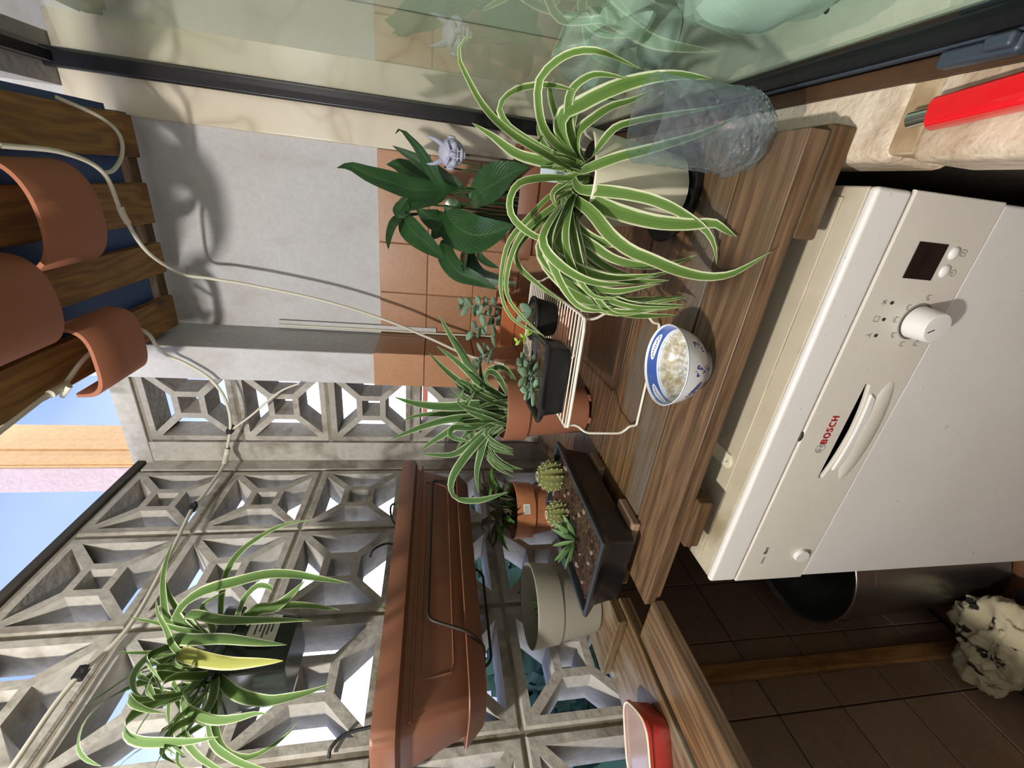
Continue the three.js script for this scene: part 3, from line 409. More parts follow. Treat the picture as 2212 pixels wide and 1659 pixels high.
// ---- slatted rack overhead with blue sheet and curved clay pieces ----
{
  const S = thing('slatted_rack', 'wooden slatted rack overhead at the back wall', 'rack', [-0.2, 2.03, -0.8]), sl = [[-0.036, 0.054], [-0.187, -0.092], [-0.313, -0.236], [-0.464, -0.377]];
  for (const [a, b] of sl) part(S, 'slat', box(a + 0.2, 0, -1.315 + 0.8, b + 0.2, 0.022, -0.45 + 0.8, 0.003, 'z'), mat.slat);
  for (const z of [-1.34, -0.52]) part(S, 'ledger', box(-0.47 + 0.2, 0.0225, z + 0.8, 0.06 + 0.2, 0.06, z + 0.034 + 0.8, 0.003, 'x'), mat.oldwood);
  part(S, 'hanger', merge([[-0.26, 0.3], [0.25, 0.3]].map(([x, z]) => new THREE.CylinderGeometry(0.003, 0.003, 0.88, 8).translate(x, 0.48, z))), mat.iron);
  const t = single('blue_sheet', 'blue plastic sheet lying on the overhead slats', 'sheet', (() => { const g = new THREE.PlaneGeometry(0.55, 0.75, 30, 60).rotateX(-Math.PI / 2), p = g.attributes.position; for (let i = 0; i < p.count; i++) p.setY(i, 0.004 + 0.012 * fbm(p.getX(i) + 0.5, p.getZ(i) + 0.6, 7, 7, 9, 3)); g.computeVertexNormals(); return g; })(), mat.tarp, [-0.205, 2.053, -0.91]);
  const U = (w, h, len, sq) => { const s = []; for (let k = 0; k <= 28; k++) { const a = Math.PI * (k / 28), c = Math.cos(a), sn = Math.sin(a); s.push([Math.sign(c) * Math.pow(Math.abs(c), sq) * w / 2, -Math.pow(sn, sq) * h]); } const o = s.map((p) => new THREE.Vector2(...p)), inn = s.map(([x, y]) => new THREE.Vector2(x * (1 - 0.014 / w), y * (1 - 0.007 / h))).reverse(); return crease(new THREE.ExtrudeGeometry(new THREE.Shape([...o, ...inn]), { depth: len, bevelEnabled: true, bevelSize: 0.001, bevelThickness: 0.002, bevelSegments: 1 }), 0.5); };
  for (const [x, z, w, h, len, sq, lab] of [[-0.14, -1.03, 0.185, 0.062, 0.145, 0.85, 'curved terracotta piece hung under the second slat from the window'], [-0.275, -0.86, 0.165, 0.062, 0.26, 0.8, 'curved terracotta piece hung under the third slat from the window'], [-0.415, -1.06, 0.15, 0.056, 0.15, 0.6, 'curved terracotta piece hung under the outermost slat near the sky']])
    single('curved_clay_tile', lab, 'tile', U(w, h, len, sq), mat.tube, [x, 2.028, z], 'curved terracotta pieces under the rack');
}
// ---- irrigation tubes and cable conduit ----
{
  const A = thing('drip_tube', 'white drip tube sagging from the rack to the succulents', 'tube');
  part(A, 'hose', tube(mm([-29, 1985, -877, -32, 1960, -965, -63, 1955, -1045, -142, 1958, -1075, -231, 1965, -1141, -298, 1955, -1240, -306, 1890, -1242, -319, 1775, -1240, -347, 1612, -1240, -391, 1451, -1240, -441, 1317, -1235, -472, 1206, -1190, -456, 1108, -1090]), 0.0042, 160), mat.rope);
  part(A, 'branch', tube(mm([-63, 1955, -1045, -59, 1965, -1092, -36, 1975, -1144, -8, 1980, -1168, 17, 1985, -1167, 40, 2000, -1141, 60, 2035, -1098]), 0.0038, 60), mat.rope);
  part(A, 'joint', tube(mm([-125, 1957, -1070, -142, 1958, -1075, -160, 1960, -1087]), 0.0065, 8), mat.rope);
  const B = thing('drip_tube', 'white drip tube arching past the narrow panel and along the left wall', 'tube');
  part(B, 'hose', tube(mm([-374, 2010, -1065, -406, 1972, -1077, -440, 1968, -1090, -492, 1985, -1150, -517, 1953, -1160, -556, 1905, -1160, -604, 1879, -1160, -663, 1870, -1160, -724, 1877, -1160, -820, 1915, -1190, -845, 1912, -1150, -850, 1912, -1036, -850, 1915, -981, -850, 1893, -838, -850, 1872, -651, -850, 1901, -542, -850, 1900, -426, -850, 1895, -200]), 0.0042, 200), mat.rope);
  part(B, 'branch', tube(mm([-724, 1877, -1160, -677, 1819, -1160, -600, 1736, -1165, -572, 1680, -1172]), 0.003, 40), mat.rope);
  for (const p of [[-724, 1877, -1160], [-850, 1915, -981], [-850, 1898, -560]]) part(B, 'tee', merge([new THREE.BoxGeometry(0.012, 0.014, 0.022).translate(...p.map((c) => c / 1000)), new THREE.CylinderGeometry(0.004, 0.004, 0.02, 8).rotateZ(1.2).translate(p[0] / 1000 + 0.008, p[1] / 1000 - 0.006, p[2] / 1000)]), mat.blackmatte, 'black tee joint');
  part(B, 'joint', tube(mm([-800, 1905, -1185, -825, 1914, -1190, -845, 1912, -1160]), 0.0075, 12), mat.rope);
  const D = thing('drip_tube', 'white drip tube with a tap running along the outermost slat', 'tube');
  part(D, 'hose', tube(mm([-468, 2016, -686, -446, 2016, -834, -444, 2016, -875, -418, 2016, -934, -405, 2016, -990]), 0.0045, 60), mat.rope);
  part(D, 'tap', merge([new THREE.CylinderGeometry(0.008, 0.008, 0.04, 12).rotateX(Math.PI / 2).translate(-0.445, 2.012, -0.855), new THREE.CylinderGeometry(0.004, 0.005, 0.03, 10).rotateZ(0.9).translate(-0.4505, 2.004, -0.858)]), mat.rope);
  const C = thing('cable_conduit', 'thin white cable conduit on the plaster by the pillar', 'conduit', [-0.462, 1.1, BZ + 0.006]);
  part(C, 'trunking', box(-0.006, 0.2, 0, 0.012, 0.68, 0.006, 0.001, 'y'), mat.plaster); part(C, 'cable', tube([[-0.003, 0.68, 0.008], [-0.003, 0.4, 0.009], [-0.005, 0.2, 0.009], [-0.004, -0.15, 0.009]], 0.0035, 30), mat.rope);
}

// leaf blades: width, then points along the blade, in millimetres
const spiderA = [[8.7,29,1111,-681,41,1171,-617,58,1227,-588,77,1261,-570,99,1282,-557,117,1294,-547,127,1291,-543,131,1286,-541,130,1276,-537],[14.6,28,1099,-681,37,1136,-715,46,1190,-748,68,1229,-771,83,1260,-787],[12.4,44,1105,-681,46,1159,-650,59,1201,-639,72,1227,-632,88,1237,-628,104,1225,-624,114,1199,-620,117,1174,-616,114,1142,-611],[9.4,45,1094,-681,52,1150,-630,70,1181,-613,97,1195,-599,116,1197,-591,132,1184,-583,139,1168,-557,139,1149,-540,139,1119,-554,134,1089,-556],[17.5,45,1097,-681,60,1144,-638,78,1157,-627,89,1156,-622,103,1135,-612,120,1105,-601,134,1068,-591,139,1038,-575,139,998,-563],[14.6,38,1093,-681,56,1125,-649,74,1128,-640,90,1114,-632,106,1093,-624,116,1068,-617,129,1045,-611],[11.0,40,1099,-681,71,1139,-634,98,1151,-620,115,1151,-613,131,1132,-604,133,1109,-598,131,1090,-593],[12.1,30,1105,-681,34,1106,-631,50,1075,-612,61,1044,-603,73,1012,-596,84,985,-592,102,951,-586,111,942,-571],[10.2,37,1104,-681,47,1107,-628,81,1089,-608,91,1065,-601,103,1023,-593,114,980,-586,120,959,-583],[10.8,21,1098,-681,14,1167,-665,3,1198,-658,-16,1208,-654,-37,1205,-650,-56,1183,-645,-68,1150,-639,-72,1091,-630],[9.7,16,1097,-681,-3,1138,-682,-41,1172,-682,-78,1198,-683,-119,1205,-684,-159,1203,-684,-195,1186,-684,-215,1159,-685,-229,1119,-685],[9.5,9,1093,-681,-25,1142,-677,-70,1184,-674,-111,1197,-672,-156,1196,-670,-189,1171,-669,-229,1120,-667],[13.4,20,1112,-681,6,1111,-639,7,1090,-617,7,1059,-597,3,1026,-581,-8,991,-567,-28,953,-554,-48,942,-542,-65,942,-531],[18.2,3,1112,-681,-8,1097,-626,-17,1064,-601,-23,1020,-579,-21,977,-562,-16,948,-552,-22,942,-534,-28,942,-507],[14.8,-6,1124,-681,-28,1124,-638,-49,1104,-620,-58,1080,-608,-59,1056,-599,-55,1038,-593],[14.9,0,1117,-681,-10,1116,-631,-21,1101,-607,-45,1079,-582,-61,1054,-565,-70,1022,-549,-79,988,-535,-81,955,-522,-73,942,-500,-56,942,-470,-35,942,-441],[12.2,-31,1120,-681,-51,1114,-630,-67,1084,-606,-77,1064,-595,-82,1035,-583,-80,1007,-573,-72,982,-564,-58,958,-556],[9.5,48,1109,-681,73,1128,-702,102,1143,-718,129,1152,-732,139,1160,-681],[10.4,49,1103,-681,80,1121,-696,108,1117,-705,125,1099,-711,133,1049,-722],[9.2,37,1106,-681,48,1139,-711,73,1160,-731,90,1165,-741],[10.7,-26,1118,-681,-62,1136,-643,-104,1136,-629,-137,1117,-619,-161,1086,-611],[9.9,-18,1119,-681,-48,1153,-687,-91,1184,-693,-114,1178,-695,-146,1137,-700,-175,1087,-704],[15.8,-21,1090,-681,-45,1140,-634,-78,1162,-618,-124,1121,-600,-152,1052,-584,-136,971,-570],[15.1,-9,1108,-681,-35,1145,-628,-69,1154,-608,-90,1123,-593,-100,1072,-576,-93,1009,-559],[15.2,7,1101,-681,-26,1144,-618,-66,1158,-595,-113,1139,-574,-144,1107,-559,-143,1070,-549],[12.3,4,1098,-681,-39,1110,-643,-91,1097,-626,-123,1061,-616,-142,1001,-606,-133,942,-576],[15.0,-10,1106,-681,-37,1137,-637,-71,1143,-620,-114,1124,-604,-142,1092,-593,-140,1057,-585],[15.1,-24,1111,-681,-37,1120,-652,-59,1108,-634,-111,1094,-613,-146,1072,-601,-143,1049,-596],[12.4,-23,1108,-681,-53,1116,-642,-92,1100,-623,-127,1083,-612,-149,1056,-603,-143,1027,-597],[12.0,-16,1093,-681,-34,1111,-642,-60,1105,-624,-86,1075,-606,-100,1025,-589,-83,969,-573],[13.2,0,1101,-681,-29,1150,-614,-64,1168,-590,-91,1142,-572,-106,1099,-554,-101,1047,-537],[13.4,-3,1101,-681,-36,1110,-667,-78,1100,-654,-119,1079,-642,-145,1046,-633,-132,1012,-625],[10.9,7,1094,-681,-36,1120,-639,-88,1121,-623,-130,1085,-610,-157,1026,-600,-155,956,-589],[14.9,-24,1100,-681,-47,1128,-645,-79,1132,-631,-127,1092,-613,-157,1024,-598,-152,942,-585],[10.9,-24,1102,-681,-44,1126,-653,-74,1126,-642,-115,1084,-628,-140,1011,-616,-120,942,-579],[14.9,-15,1092,-681,-40,1113,-650,-73,1110,-638,-115,1077,-624,-142,1023,-613,-135,959,-604],[11.4,-22,1105,-681,-48,1147,-633,-81,1163,-616,-114,1126,-599,-133,1063,-583,-122,987,-567],[14.7,0,1094,-681,-31,1119,-626,-68,1117,-602,-109,1091,-580,-135,1046,-564,-124,997,-549],[13.9,-7,1101,-681,-36,1118,-628,-72,1109,-604,-116,1095,-584,-144,1071,-571,-136,1046,-563],[15.6,-12,1098,-681,-44,1109,-668,-86,1101,-657,-124,1075,-646,-148,1032,-637,-145,982,-627],[10.6,-14,1108,-681,-37,1129,-655,-70,1128,-645,-95,1095,-636,-110,1039,-626,-102,970,-617],[16.7,-6,1115,-681,-35,1124,-670,-72,1116,-660,-117,1087,-649,-147,1040,-639,-141,988,-630],[13.5,-19,1110,-681,-37,1128,-649,-63,1123,-634,-91,1099,-620,-107,1060,-609,-97,1014,-598],[12.8,-17,1102,-681,-45,1145,-620,-80,1159,-598,-104,1127,-580,-117,1072,-560,-98,1008,-541],[13.1,12,1094,-681,-22,1129,-617,-61,1135,-592,-101,1119,-571,-126,1092,-557,-123,1063,-547],[11.1,-23,1104,-681,-46,1121,-624,-76,1112,-596,-118,1095,-570,-146,1064,-552,-140,1030,-539],[13.0,-5,1088,-681,-41,1133,-642,-85,1153,-629,-116,1123,-620,-135,1074,-611,-122,1017,-603],[10.4,2,1102,-681,-30,1142,-623,-68,1154,-601,-110,1114,-578,-135,1046,-557,-128,965,-538],[13.5,-9,1097,-681,-36,1116,-647,-70,1112,-633,-96,1081,-621,-110,1028,-610,-103,964,-599],[15.0,-15,1104,-681,-41,1142,-623,-75,1153,-601,-92,1123,-585,-100,1073,-566,-87,1014,-547],[12.7,-9,1103,-681,-47,1128,-642,-94,1129,-626,-124,1093,-616,-141,1034,-604,-124,965,-593],[14.3,9,1095,-681,-26,1133,-623,-68,1143,-601,-108,1107,-581,-132,1046,-562,-128,974,-545],[10.9,-1,1103,-681,-26,1125,-626,-58,1120,-601,-100,1106,-578,-128,1081,-563,-119,1055,-554],[11.3,-22,1092,-681,-53,1139,-634,-92,1159,-617,-123,1113,-602,-140,1035,-586,-120,942,-570],[14.7,-21,1105,-681,-41,1126,-669,-70,1128,-660,-116,1103,-646,-147,1064,-635,-148,1020,-626],[11.9,-10,1113,-681,-40,1147,-638,-77,1155,-621,-122,1115,-604,-150,1047,-588,-141,966,-574],[8.0,32,1087,-681,44,1120,-669,51,1149,-662,65,1151,-657],[10.1,23,1086,-681,20,1103,-683,12,1120,-684,7,1122,-685],[10.5,41,1099,-681,50,1119,-686,53,1138,-689,62,1142,-690],[8.2,44,1096,-681,39,1112,-671,30,1127,-664,24,1121,-660],[7.6,27,1088,-681,31,1122,-665,30,1153,-654,37,1146,-650],[8.0,4,1100,-681,-1,1123,-658,-11,1143,-639,-17,1146,-632],[8.7,42,1092,-681,38,1111,-680,30,1130,-679,25,1130,-679],[9.6,30,1100,-681,39,1136,-663,43,1168,-650,55,1169,-644],[10.6,25,1088,-681,22,1113,-678,14,1137,-675,12,1127,-674],[9.0,37,1109,-681,48,1145,-665,55,1177,-654,70,1171,-647],[10.0,7,1093,-681,4,1112,-688,-5,1131,-694,-9,1122,-696],[8.4,30,1104,-681,32,1135,-683,30,1164,-685,35,1159,-685],[7.4,34,1105,-681,40,1135,-658,42,1160,-643,51,1160,-635],[11.8,18,1085,-681,12,1104,-688,2,1124,-693,-5,1124,-695],[9.0,17,1099,-681,10,1111,-690,-1,1124,-698,-9,1114,-702],[9.1,28,1106,-681,14,1125,-676,-5,1143,-672,-22,1135,-669]];
const spiderB = [[19.2,-476,1129,-880,-440,1191,-903,-370,1238,-922,-318,1274,-935,-281,1298,-945],[16.5,-451,1140,-880,-420,1195,-880,-375,1244,-880,-350,1274,-880,-330,1302,-880],[13.0,-466,1139,-880,-456,1195,-896,-426,1248,-909,-398,1284,-917,-364,1320,-926],[18.6,-476,1129,-880,-467,1210,-869,-470,1269,-863,-464,1327,-858,-454,1363,-855,-442,1390,-852],[13.4,-496,1127,-880,-506,1191,-895,-514,1257,-907,-521,1318,-916,-532,1353,-922,-548,1380,-926],[17.5,-506,1126,-880,-499,1195,-866,-497,1260,-855,-509,1317,-846,-525,1361,-839,-542,1399,-833],[15.8,-517,1134,-880,-520,1213,-892,-568,1277,-900,-603,1316,-905,-624,1334,-907],[17.3,-522,1142,-880,-508,1226,-838,-503,1264,-822,-518,1264,-815,-522,1244,-806,-521,1220,-796],[19.3,-517,1147,-880,-553,1191,-854,-594,1229,-836,-636,1254,-822,-668,1257,-814,-688,1243,-808,-687,1195,-796,-649,1126,-778],[16.8,-527,1142,-880,-546,1178,-859,-588,1190,-844,-632,1197,-830,-687,1189,-815],[11.7,-537,1132,-880,-559,1168,-863,-595,1157,-853,-620,1119,-842,-625,1083,-833],[12.1,-446,1132,-880,-379,1172,-854,-373,1190,-848,-392,1193,-841,-406,1176,-833],[16.7,-506,1135,-880,-560,1183,-890,-590,1208,-894,-627,1252,-900,-631,1307,-905,-632,1329,-907],[12.5,-426,1108,-880,-376,1148,-880,-384,1185,-880,-401,1192,-880,-429,1182,-880],[16.4,-476,1129,-880,-443,1178,-860,-414,1215,-848,-392,1249,-838,-391,1265,-833],[10.5,-490,1127,-880,-485,1161,-879,-475,1195,-879,-462,1217,-879],[10.8,-528,1123,-880,-513,1173,-889,-484,1223,-897,-442,1240,-902],[13.0,-511,1125,-880,-531,1176,-916,-543,1230,-943,-542,1210,-952],[12.9,-494,1127,-880,-505,1178,-861,-531,1226,-846,-571,1250,-834],[13.9,-460,1131,-880,-469,1179,-915,-467,1231,-942,-452,1256,-956],[10.9,-474,1129,-880,-445,1174,-850,-412,1214,-826,-376,1238,-808],[10.6,-527,1124,-880,-508,1168,-885,-475,1212,-890,-430,1220,-894],[13.5,-529,1123,-880,-492,1181,-848,-449,1233,-823,-402,1220,-806],[10.9,-468,1130,-880,-459,1158,-908,-434,1189,-933,-391,1196,-957],[16.3,-493,1127,-880,-534,1164,-911,-587,1204,-937,-652,1198,-955],[10.6,-500,1126,-880,-483,1179,-876,-456,1231,-872,-422,1271,-870],[18.2,-503,1126,-880,-501,1161,-907,-485,1200,-929,-457,1233,-950],[11.4,-511,1125,-880,-541,1159,-889,-585,1192,-898,-646,1199,-905],[12.1,-509,1125,-880,-495,1187,-847,-489,1243,-823,-491,1220,-812],[15.6,-501,1126,-880,-521,1164,-918,-534,1205,-947,-541,1242,-969],[14.0,-520,1124,-880,-521,1167,-895,-514,1212,-907,-497,1201,-912],[10.1,-459,1131,-880,-453,1166,-856,-454,1198,-838,-462,1214,-828],[16.0,-520,1124,-880,-525,1178,-887,-529,1233,-892,-529,1221,-894],[17.1,-471,1129,-880,-500,1169,-890,-544,1208,-898,-603,1202,-904],[9.8,-508,1126,-880,-470,1193,-839,-429,1252,-807,-390,1244,-792],[11.4,-466,1130,-880,-509,1187,-916,-565,1249,-944,-631,1266,-961],[13.4,-469,1130,-880,-480,1176,-909,-483,1226,-930,-480,1267,-946],[8.4,-534,1136,-880,-540,1169,-864,-554,1178,-858,-572,1155,-847,-580,1111,-833],[8.4,-534,1137,-880,-551,1168,-865,-576,1176,-857,-612,1152,-846,-635,1105,-833],[12.1,-531,1137,-880,-548,1169,-865,-573,1176,-857,-609,1152,-846,-632,1106,-833],[8.9,-529,1137,-880,-549,1169,-865,-578,1176,-857,-620,1151,-845,-648,1104,-833],[12.8,-539,1136,-880,-557,1168,-865,-584,1175,-857,-623,1151,-846,-648,1104,-833],[8.2,-532,1137,-880,-537,1170,-864,-550,1178,-858,-567,1156,-848,-574,1112,-833],[11.3,-533,1137,-880,-540,1169,-864,-554,1178,-858,-574,1155,-847,-583,1111,-833],[9.2,-519,1138,-880,-538,1170,-865,-564,1177,-857,-603,1153,-846,-627,1106,-833],[10.3,-517,1138,-880,-524,1171,-864,-538,1179,-858,-557,1156,-847,-566,1113,-833]];
const spiderH = [[9.5,-780,1661,-541,-749,1670,-582,-734,1679,-616,-716,1681,-659,-702,1664,-690,-686,1629,-712,-675,1597,-722,-660,1541,-717],[17.0,-780,1664,-535,-732,1732,-571,-723,1725,-585,-708,1699,-597,-684,1636,-595,-667,1587,-591,-651,1536,-574,-638,1494,-553,-620,1434,-523],[13.7,-780,1663,-535,-731,1717,-569,-704,1644,-536,-677,1576,-510,-645,1493,-480,-640,1480,-474],[16.3,-780,1662,-547,-719,1715,-520,-696,1667,-498,-673,1616,-480,-643,1550,-448,-620,1501,-425],[18.0,-780,1658,-511,-723,1692,-497,-693,1637,-462,-663,1584,-433,-635,1537,-413,-610,1496,-396],[14.9,-780,1658,-506,-751,1623,-465,-720,1576,-422,-688,1524,-391,-666,1493,-380,-639,1455,-370,-620,1430,-366],[13.9,-780,1647,-509,-708,1640,-410,-688,1606,-382,-669,1572,-363,-648,1539,-352,-630,1513,-345,-620,1496,-337],[14.3,-780,1653,-511,-736,1660,-442,-713,1680,-419,-694,1691,-394,-685,1688,-376,-677,1672,-359,-667,1647,-346,-653,1615,-336,-636,1577,-325,-620,1544,-318],[15.6,-780,1661,-544,-755,1658,-485,-733,1699,-470,-713,1728,-443,-698,1741,-414,-685,1739,-384,-674,1721,-351,-667,1698,-333,-660,1675,-322],[10.6,-780,1651,-515,-722,1693,-506,-696,1709,-481,-677,1709,-454,-661,1699,-423,-647,1676,-394,-640,1662,-385],[10.3,-780,1658,-530,-716,1651,-430,-690,1671,-411,-674,1684,-401,-666,1694,-403,-658,1680,-388,-645,1650,-370,-630,1620,-356],[10.2,-780,1666,-539,-743,1744,-569,-730,1768,-605,-717,1788,-650,-707,1798,-693,-700,1800,-719],[9.9,-780,1672,-552,-748,1729,-582,-735,1759,-608,-726,1778,-633,-720,1790,-652],[18.3,-780,1663,-541,-713,1596,-557,-695,1562,-547,-678,1539,-554,-660,1517,-568],[11.6,-780,1665,-552,-719,1584,-560,-703,1550,-554,-684,1505,-536,-660,1447,-505],[11.0,-780,1652,-522,-716,1626,-558,-702,1621,-572,-685,1602,-583,-671,1569,-562,-660,1567,-531],[12.4,-780,1648,-513,-713,1646,-392,-695,1647,-363,-673,1657,-334,-660,1658,-315],[10.8,-780,1654,-527,-710,1617,-383,-689,1624,-353,-673,1622,-327,-660,1614,-303],[11.7,-780,1661,-520,-712,1587,-364,-695,1549,-332,-677,1506,-308,-660,1468,-291],[9.6,-780,1668,-541,-721,1574,-358,-707,1530,-335,-698,1508,-337,-687,1485,-346,-680,1473,-356],[12.0,-780,1658,-530,-697,1620,-371,-680,1590,-337,-662,1556,-311,-640,1512,-283],[7.5,-780,1653,-511,-758,1686,-548,-742,1728,-554,-733,1757,-560,-720,1797,-564],[11.7,-780,1662,-538,-747,1675,-560,-726,1695,-581,-715,1681,-586,-700,1656,-587],[8.6,-780,1656,-515,-710,1689,-492,-678,1705,-507,-658,1717,-518,-640,1722,-530],[5.8,-780,1671,-535,-743,1710,-515,-723,1737,-501,-700,1770,-489],[10.8,-780,1655,-518,-749,1690,-499,-730,1714,-478,-711,1734,-456,-693,1743,-424,-680,1749,-402],[12.2,-780,1668,-545,-754,1657,-470,-740,1675,-446,-730,1686,-424,-720,1687,-396,-707,1680,-360,-700,1679,-341],[9.7,-780,1654,-517,-729,1627,-435,-709,1627,-407,-686,1629,-377,-661,1618,-340,-640,1603,-307],[11.2,-780,1659,-518,-770,1663,-479,-762,1690,-462,-758,1683,-439,-752,1663,-402],[12.3,-780,1650,-517,-758,1675,-512,-728,1716,-486,-714,1726,-464,-703,1693,-440],[10.8,-780,1666,-554,-765,1630,-436,-759,1660,-417,-756,1657,-392,-752,1622,-364],[11.6,-780,1652,-514,-740,1677,-527,-700,1707,-492,-682,1710,-466,-655,1655,-409],[11.7,-780,1670,-542,-764,1641,-444,-756,1663,-415,-751,1653,-382,-748,1641,-366],[10.6,-780,1662,-530,-760,1639,-484,-735,1673,-470,-727,1680,-459,-714,1649,-422],[10.3,-780,1662,-532,-712,1608,-402,-677,1624,-362,-656,1614,-326,-641,1586,-306],[10.8,-780,1667,-554,-756,1614,-419,-746,1658,-406,-741,1669,-389,-735,1631,-361],[8.2,-780,1673,-549,-756,1684,-535,-706,1696,-469,-677,1682,-415,-664,1657,-392],[11.1,-780,1673,-552,-767,1648,-450,-760,1704,-460,-758,1727,-465,-755,1693,-440],[8.8,-780,1648,-514,-766,1617,-423,-758,1641,-394,-754,1633,-361,-751,1611,-348],[7.8,-780,1665,-531,-738,1658,-476,-698,1684,-458,-686,1691,-451,-656,1647,-394],[10.7,-780,1653,-505,-732,1667,-465,-716,1659,-438,-689,1618,-393],[9.0,-780,1666,-540,-760,1636,-475,-744,1659,-448,-736,1651,-419,-724,1606,-386],[7.9,-780,1689,-558,-728,1696,-507,-708,1682,-472,-686,1646,-443],[10.9,-780,1659,-524,-742,1641,-470,-697,1665,-442,-681,1667,-423,-671,1655,-406],[10.1,-780,1662,-537,-743,1615,-413,-732,1638,-402,-728,1631,-387,-722,1610,-366],[12.0,-780,1667,-539,-769,1655,-471,-763,1685,-466,-762,1682,-454,-757,1647,-417],[9.0,-780,1684,-528,-737,1718,-504,-723,1729,-491,-708,1691,-464],[12.7,-780,1664,-529,-770,1672,-506,-754,1716,-492,-747,1727,-475,-740,1697,-439],[11.0,-780,1660,-536,-763,1642,-484,-751,1673,-486,-751,1673,-486,-737,1624,-438],[12.1,-780,1672,-547,-761,1676,-508,-737,1710,-478,-726,1712,-450,-719,1694,-426]];
const lily = [[44.4,-25,1298,-1111,-29,1340,-1089,-29,1374,-1075,-20,1413,-1058,-10,1456,-1041,1,1491,-1027,-5,1513,-1019],[24.8,-22,1265,-1111,-18,1298,-1086,17,1327,-1059,52,1353,-1033,70,1374,-1016,79,1386,-1007,68,1396,-1000],[30.0,-14,1255,-1111,1,1299,-1111,23,1342,-1111,38,1377,-1111,52,1411,-1111],[46.4,-14,1320,-1111,-7,1342,-1132,4,1372,-1152,17,1406,-1172,14,1432,-1185],[75.4,-42,1232,-1111,-19,1213,-1080,5,1182,-1050,27,1153,-1024,39,1120,-1000],[48.2,-21,1291,-1111,-44,1326,-1091,-60,1360,-1077,-79,1391,-1065],[43.9,-85,1281,-1111,-94,1303,-1098,-85,1332,-1085,-70,1357,-1074],[81.7,-79,1288,-1111,-101,1263,-1073,-112,1224,-1041,-98,1181,-1010,-78,1143,-982],[48.5,-93,1391,-1111,-118,1367,-1072,-139,1333,-1040,-154,1308,-1018,-169,1288,-1000],[22.2,-88,1392,-1111,-112,1409,-1078,-138,1416,-1055,-161,1416,-1037],[42.4,-137,1290,-1111,-175,1281,-1076,-202,1254,-1051,-212,1210,-1026,-226,1163,-1000],[35.4,-154,1227,-1111,-192,1218,-1092,-212,1198,-1082,-218,1159,-1070,-223,1107,-1056],[19.6,-155,1237,-1111,-176,1242,-1057,-197,1243,-1019],[19.9,-154,1207,-1111,-169,1197,-1080,-176,1183,-1062,-182,1159,-1037],[33.7,-104,1284,-1111,-114,1302,-1092,-135,1320,-1074],[43.0,-59,1398,-1111,-74,1389,-1088,-92,1381,-1068,-85,1394,-1056],[37.6,-48,1260,-1111,-60,1271,-1111,-75,1277,-1111,-96,1280,-1111]];

// =====================================================================
// PLANTS, POTS AND SMALL THINGS
// =====================================================================
const SY = 0.935; // top of the plank shelf
const FACE = { A: [0.1, 0.6, 0.8], B: [0.35, 0.45, 0.8], H: [0.85, 0.35, 0.45] };
function leaves(root, list, m, opt = {}, at = [0, 0, 0], skip = null) {
  const R = rng(opt.seed ?? 1), inv = new THREE.Vector3(...at);
  list.forEach((l, i) => {
    const pts = mm(l.slice(1)).map((p) => p.sub(inv)), f = (opt.face ?? FACE.A).map((c) => c + (R() - 0.5) * 0.9);
    part(root, 'leaf', blade(pts, (l[0] / 1000) * (opt.wide ?? 1), { ...opt, face: f, twist: (R() - 0.5) * (opt.tw ?? 0.8) }), skip?.[i] ?? m);
  });
}
// ---- spider plant in the cream pot ----
{
  const at = [0.0185, SY, -0.69], T = thing('potted_spider_plant', 'bright striped spider plant in a cream pot beside the window', 'plant', at);
  const pot = part(T, 'pot', loft([[0.01, 0.086, 0.086, 0.034], [0.012, 0.093, 0.093, 0.038], [0.1, 0.112, 0.112, 0.044], [0.155, 0.127, 0.127, 0.05], [0.163, 0.129, 0.129, 0.05], [0.165, 0.126, 0.126, 0.049], [0.163, 0.118, 0.118, 0.045], [0.145, 0.114, 0.114, 0.044]], 8), mat.cream, 'cream tapered square pot'); pot.rotation.y = 0.62;
  part(T, 'saucer', lathe([[0, 0], [0.066, 0], [0.076, 0.016], [0.073, 0.017], [0.064, 0.006], [0, 0.006]], 48), mat.blackmatte, 'black saucer');
  part(T, 'soil', new THREE.CylinderGeometry(0.055, 0.052, 0.02, 28).translate(0, 0.142, 0), mat.drysoil);
  part(T, 'plant_tag', box(-0.022, 0.0, -0.002, 0.022, 0.06, 0, 0.0008), mat.paleblue, 'pale blue plant tag').position.set(0.016, 0.15, -0.075);
  leaves(T, spiderA, mat.spiderA, { seed: 3, face: FACE.A, wide: 1.3 }, at);
}
// ---- spider plant in the brown pot behind the wire rack ----
{
  const at = [-0.482, SY, -0.885], T = thing('potted_spider_plant', 'dense upright spider plant in a round brown pot behind the wire rack', 'plant', at);
  part(T, 'pot', lathe([[0, 0.006], [0.054, 0.006], [0.056, 0.01], [0.069, 0.15], [0.071, 0.152], [0.0765, 0.155], [0.0785, 0.205], [0.0775, 0.208], [0.072, 0.207], [0.068, 0.16], [0.06, 0.14], [0, 0.14]], 56), mat.brownpot, 'round terracotta coloured pot');
  for (let k = 0; k < 6; k++) part(T, 'pot_foot', box(-0.008, 0, 0.046, 0.008, 0.008, 0.057, 0.002), mat.brownpot).rotation.y = k * Math.PI / 3;
  part(T, 'soil', new THREE.CylinderGeometry(0.068, 0.062, 0.03, 32).translate(0, 0.165, 0), mat.drysoil);
  leaves(T, spiderB, mat.spiderB, { seed: 5, face: FACE.B, wide: 1.35 }, at);
}
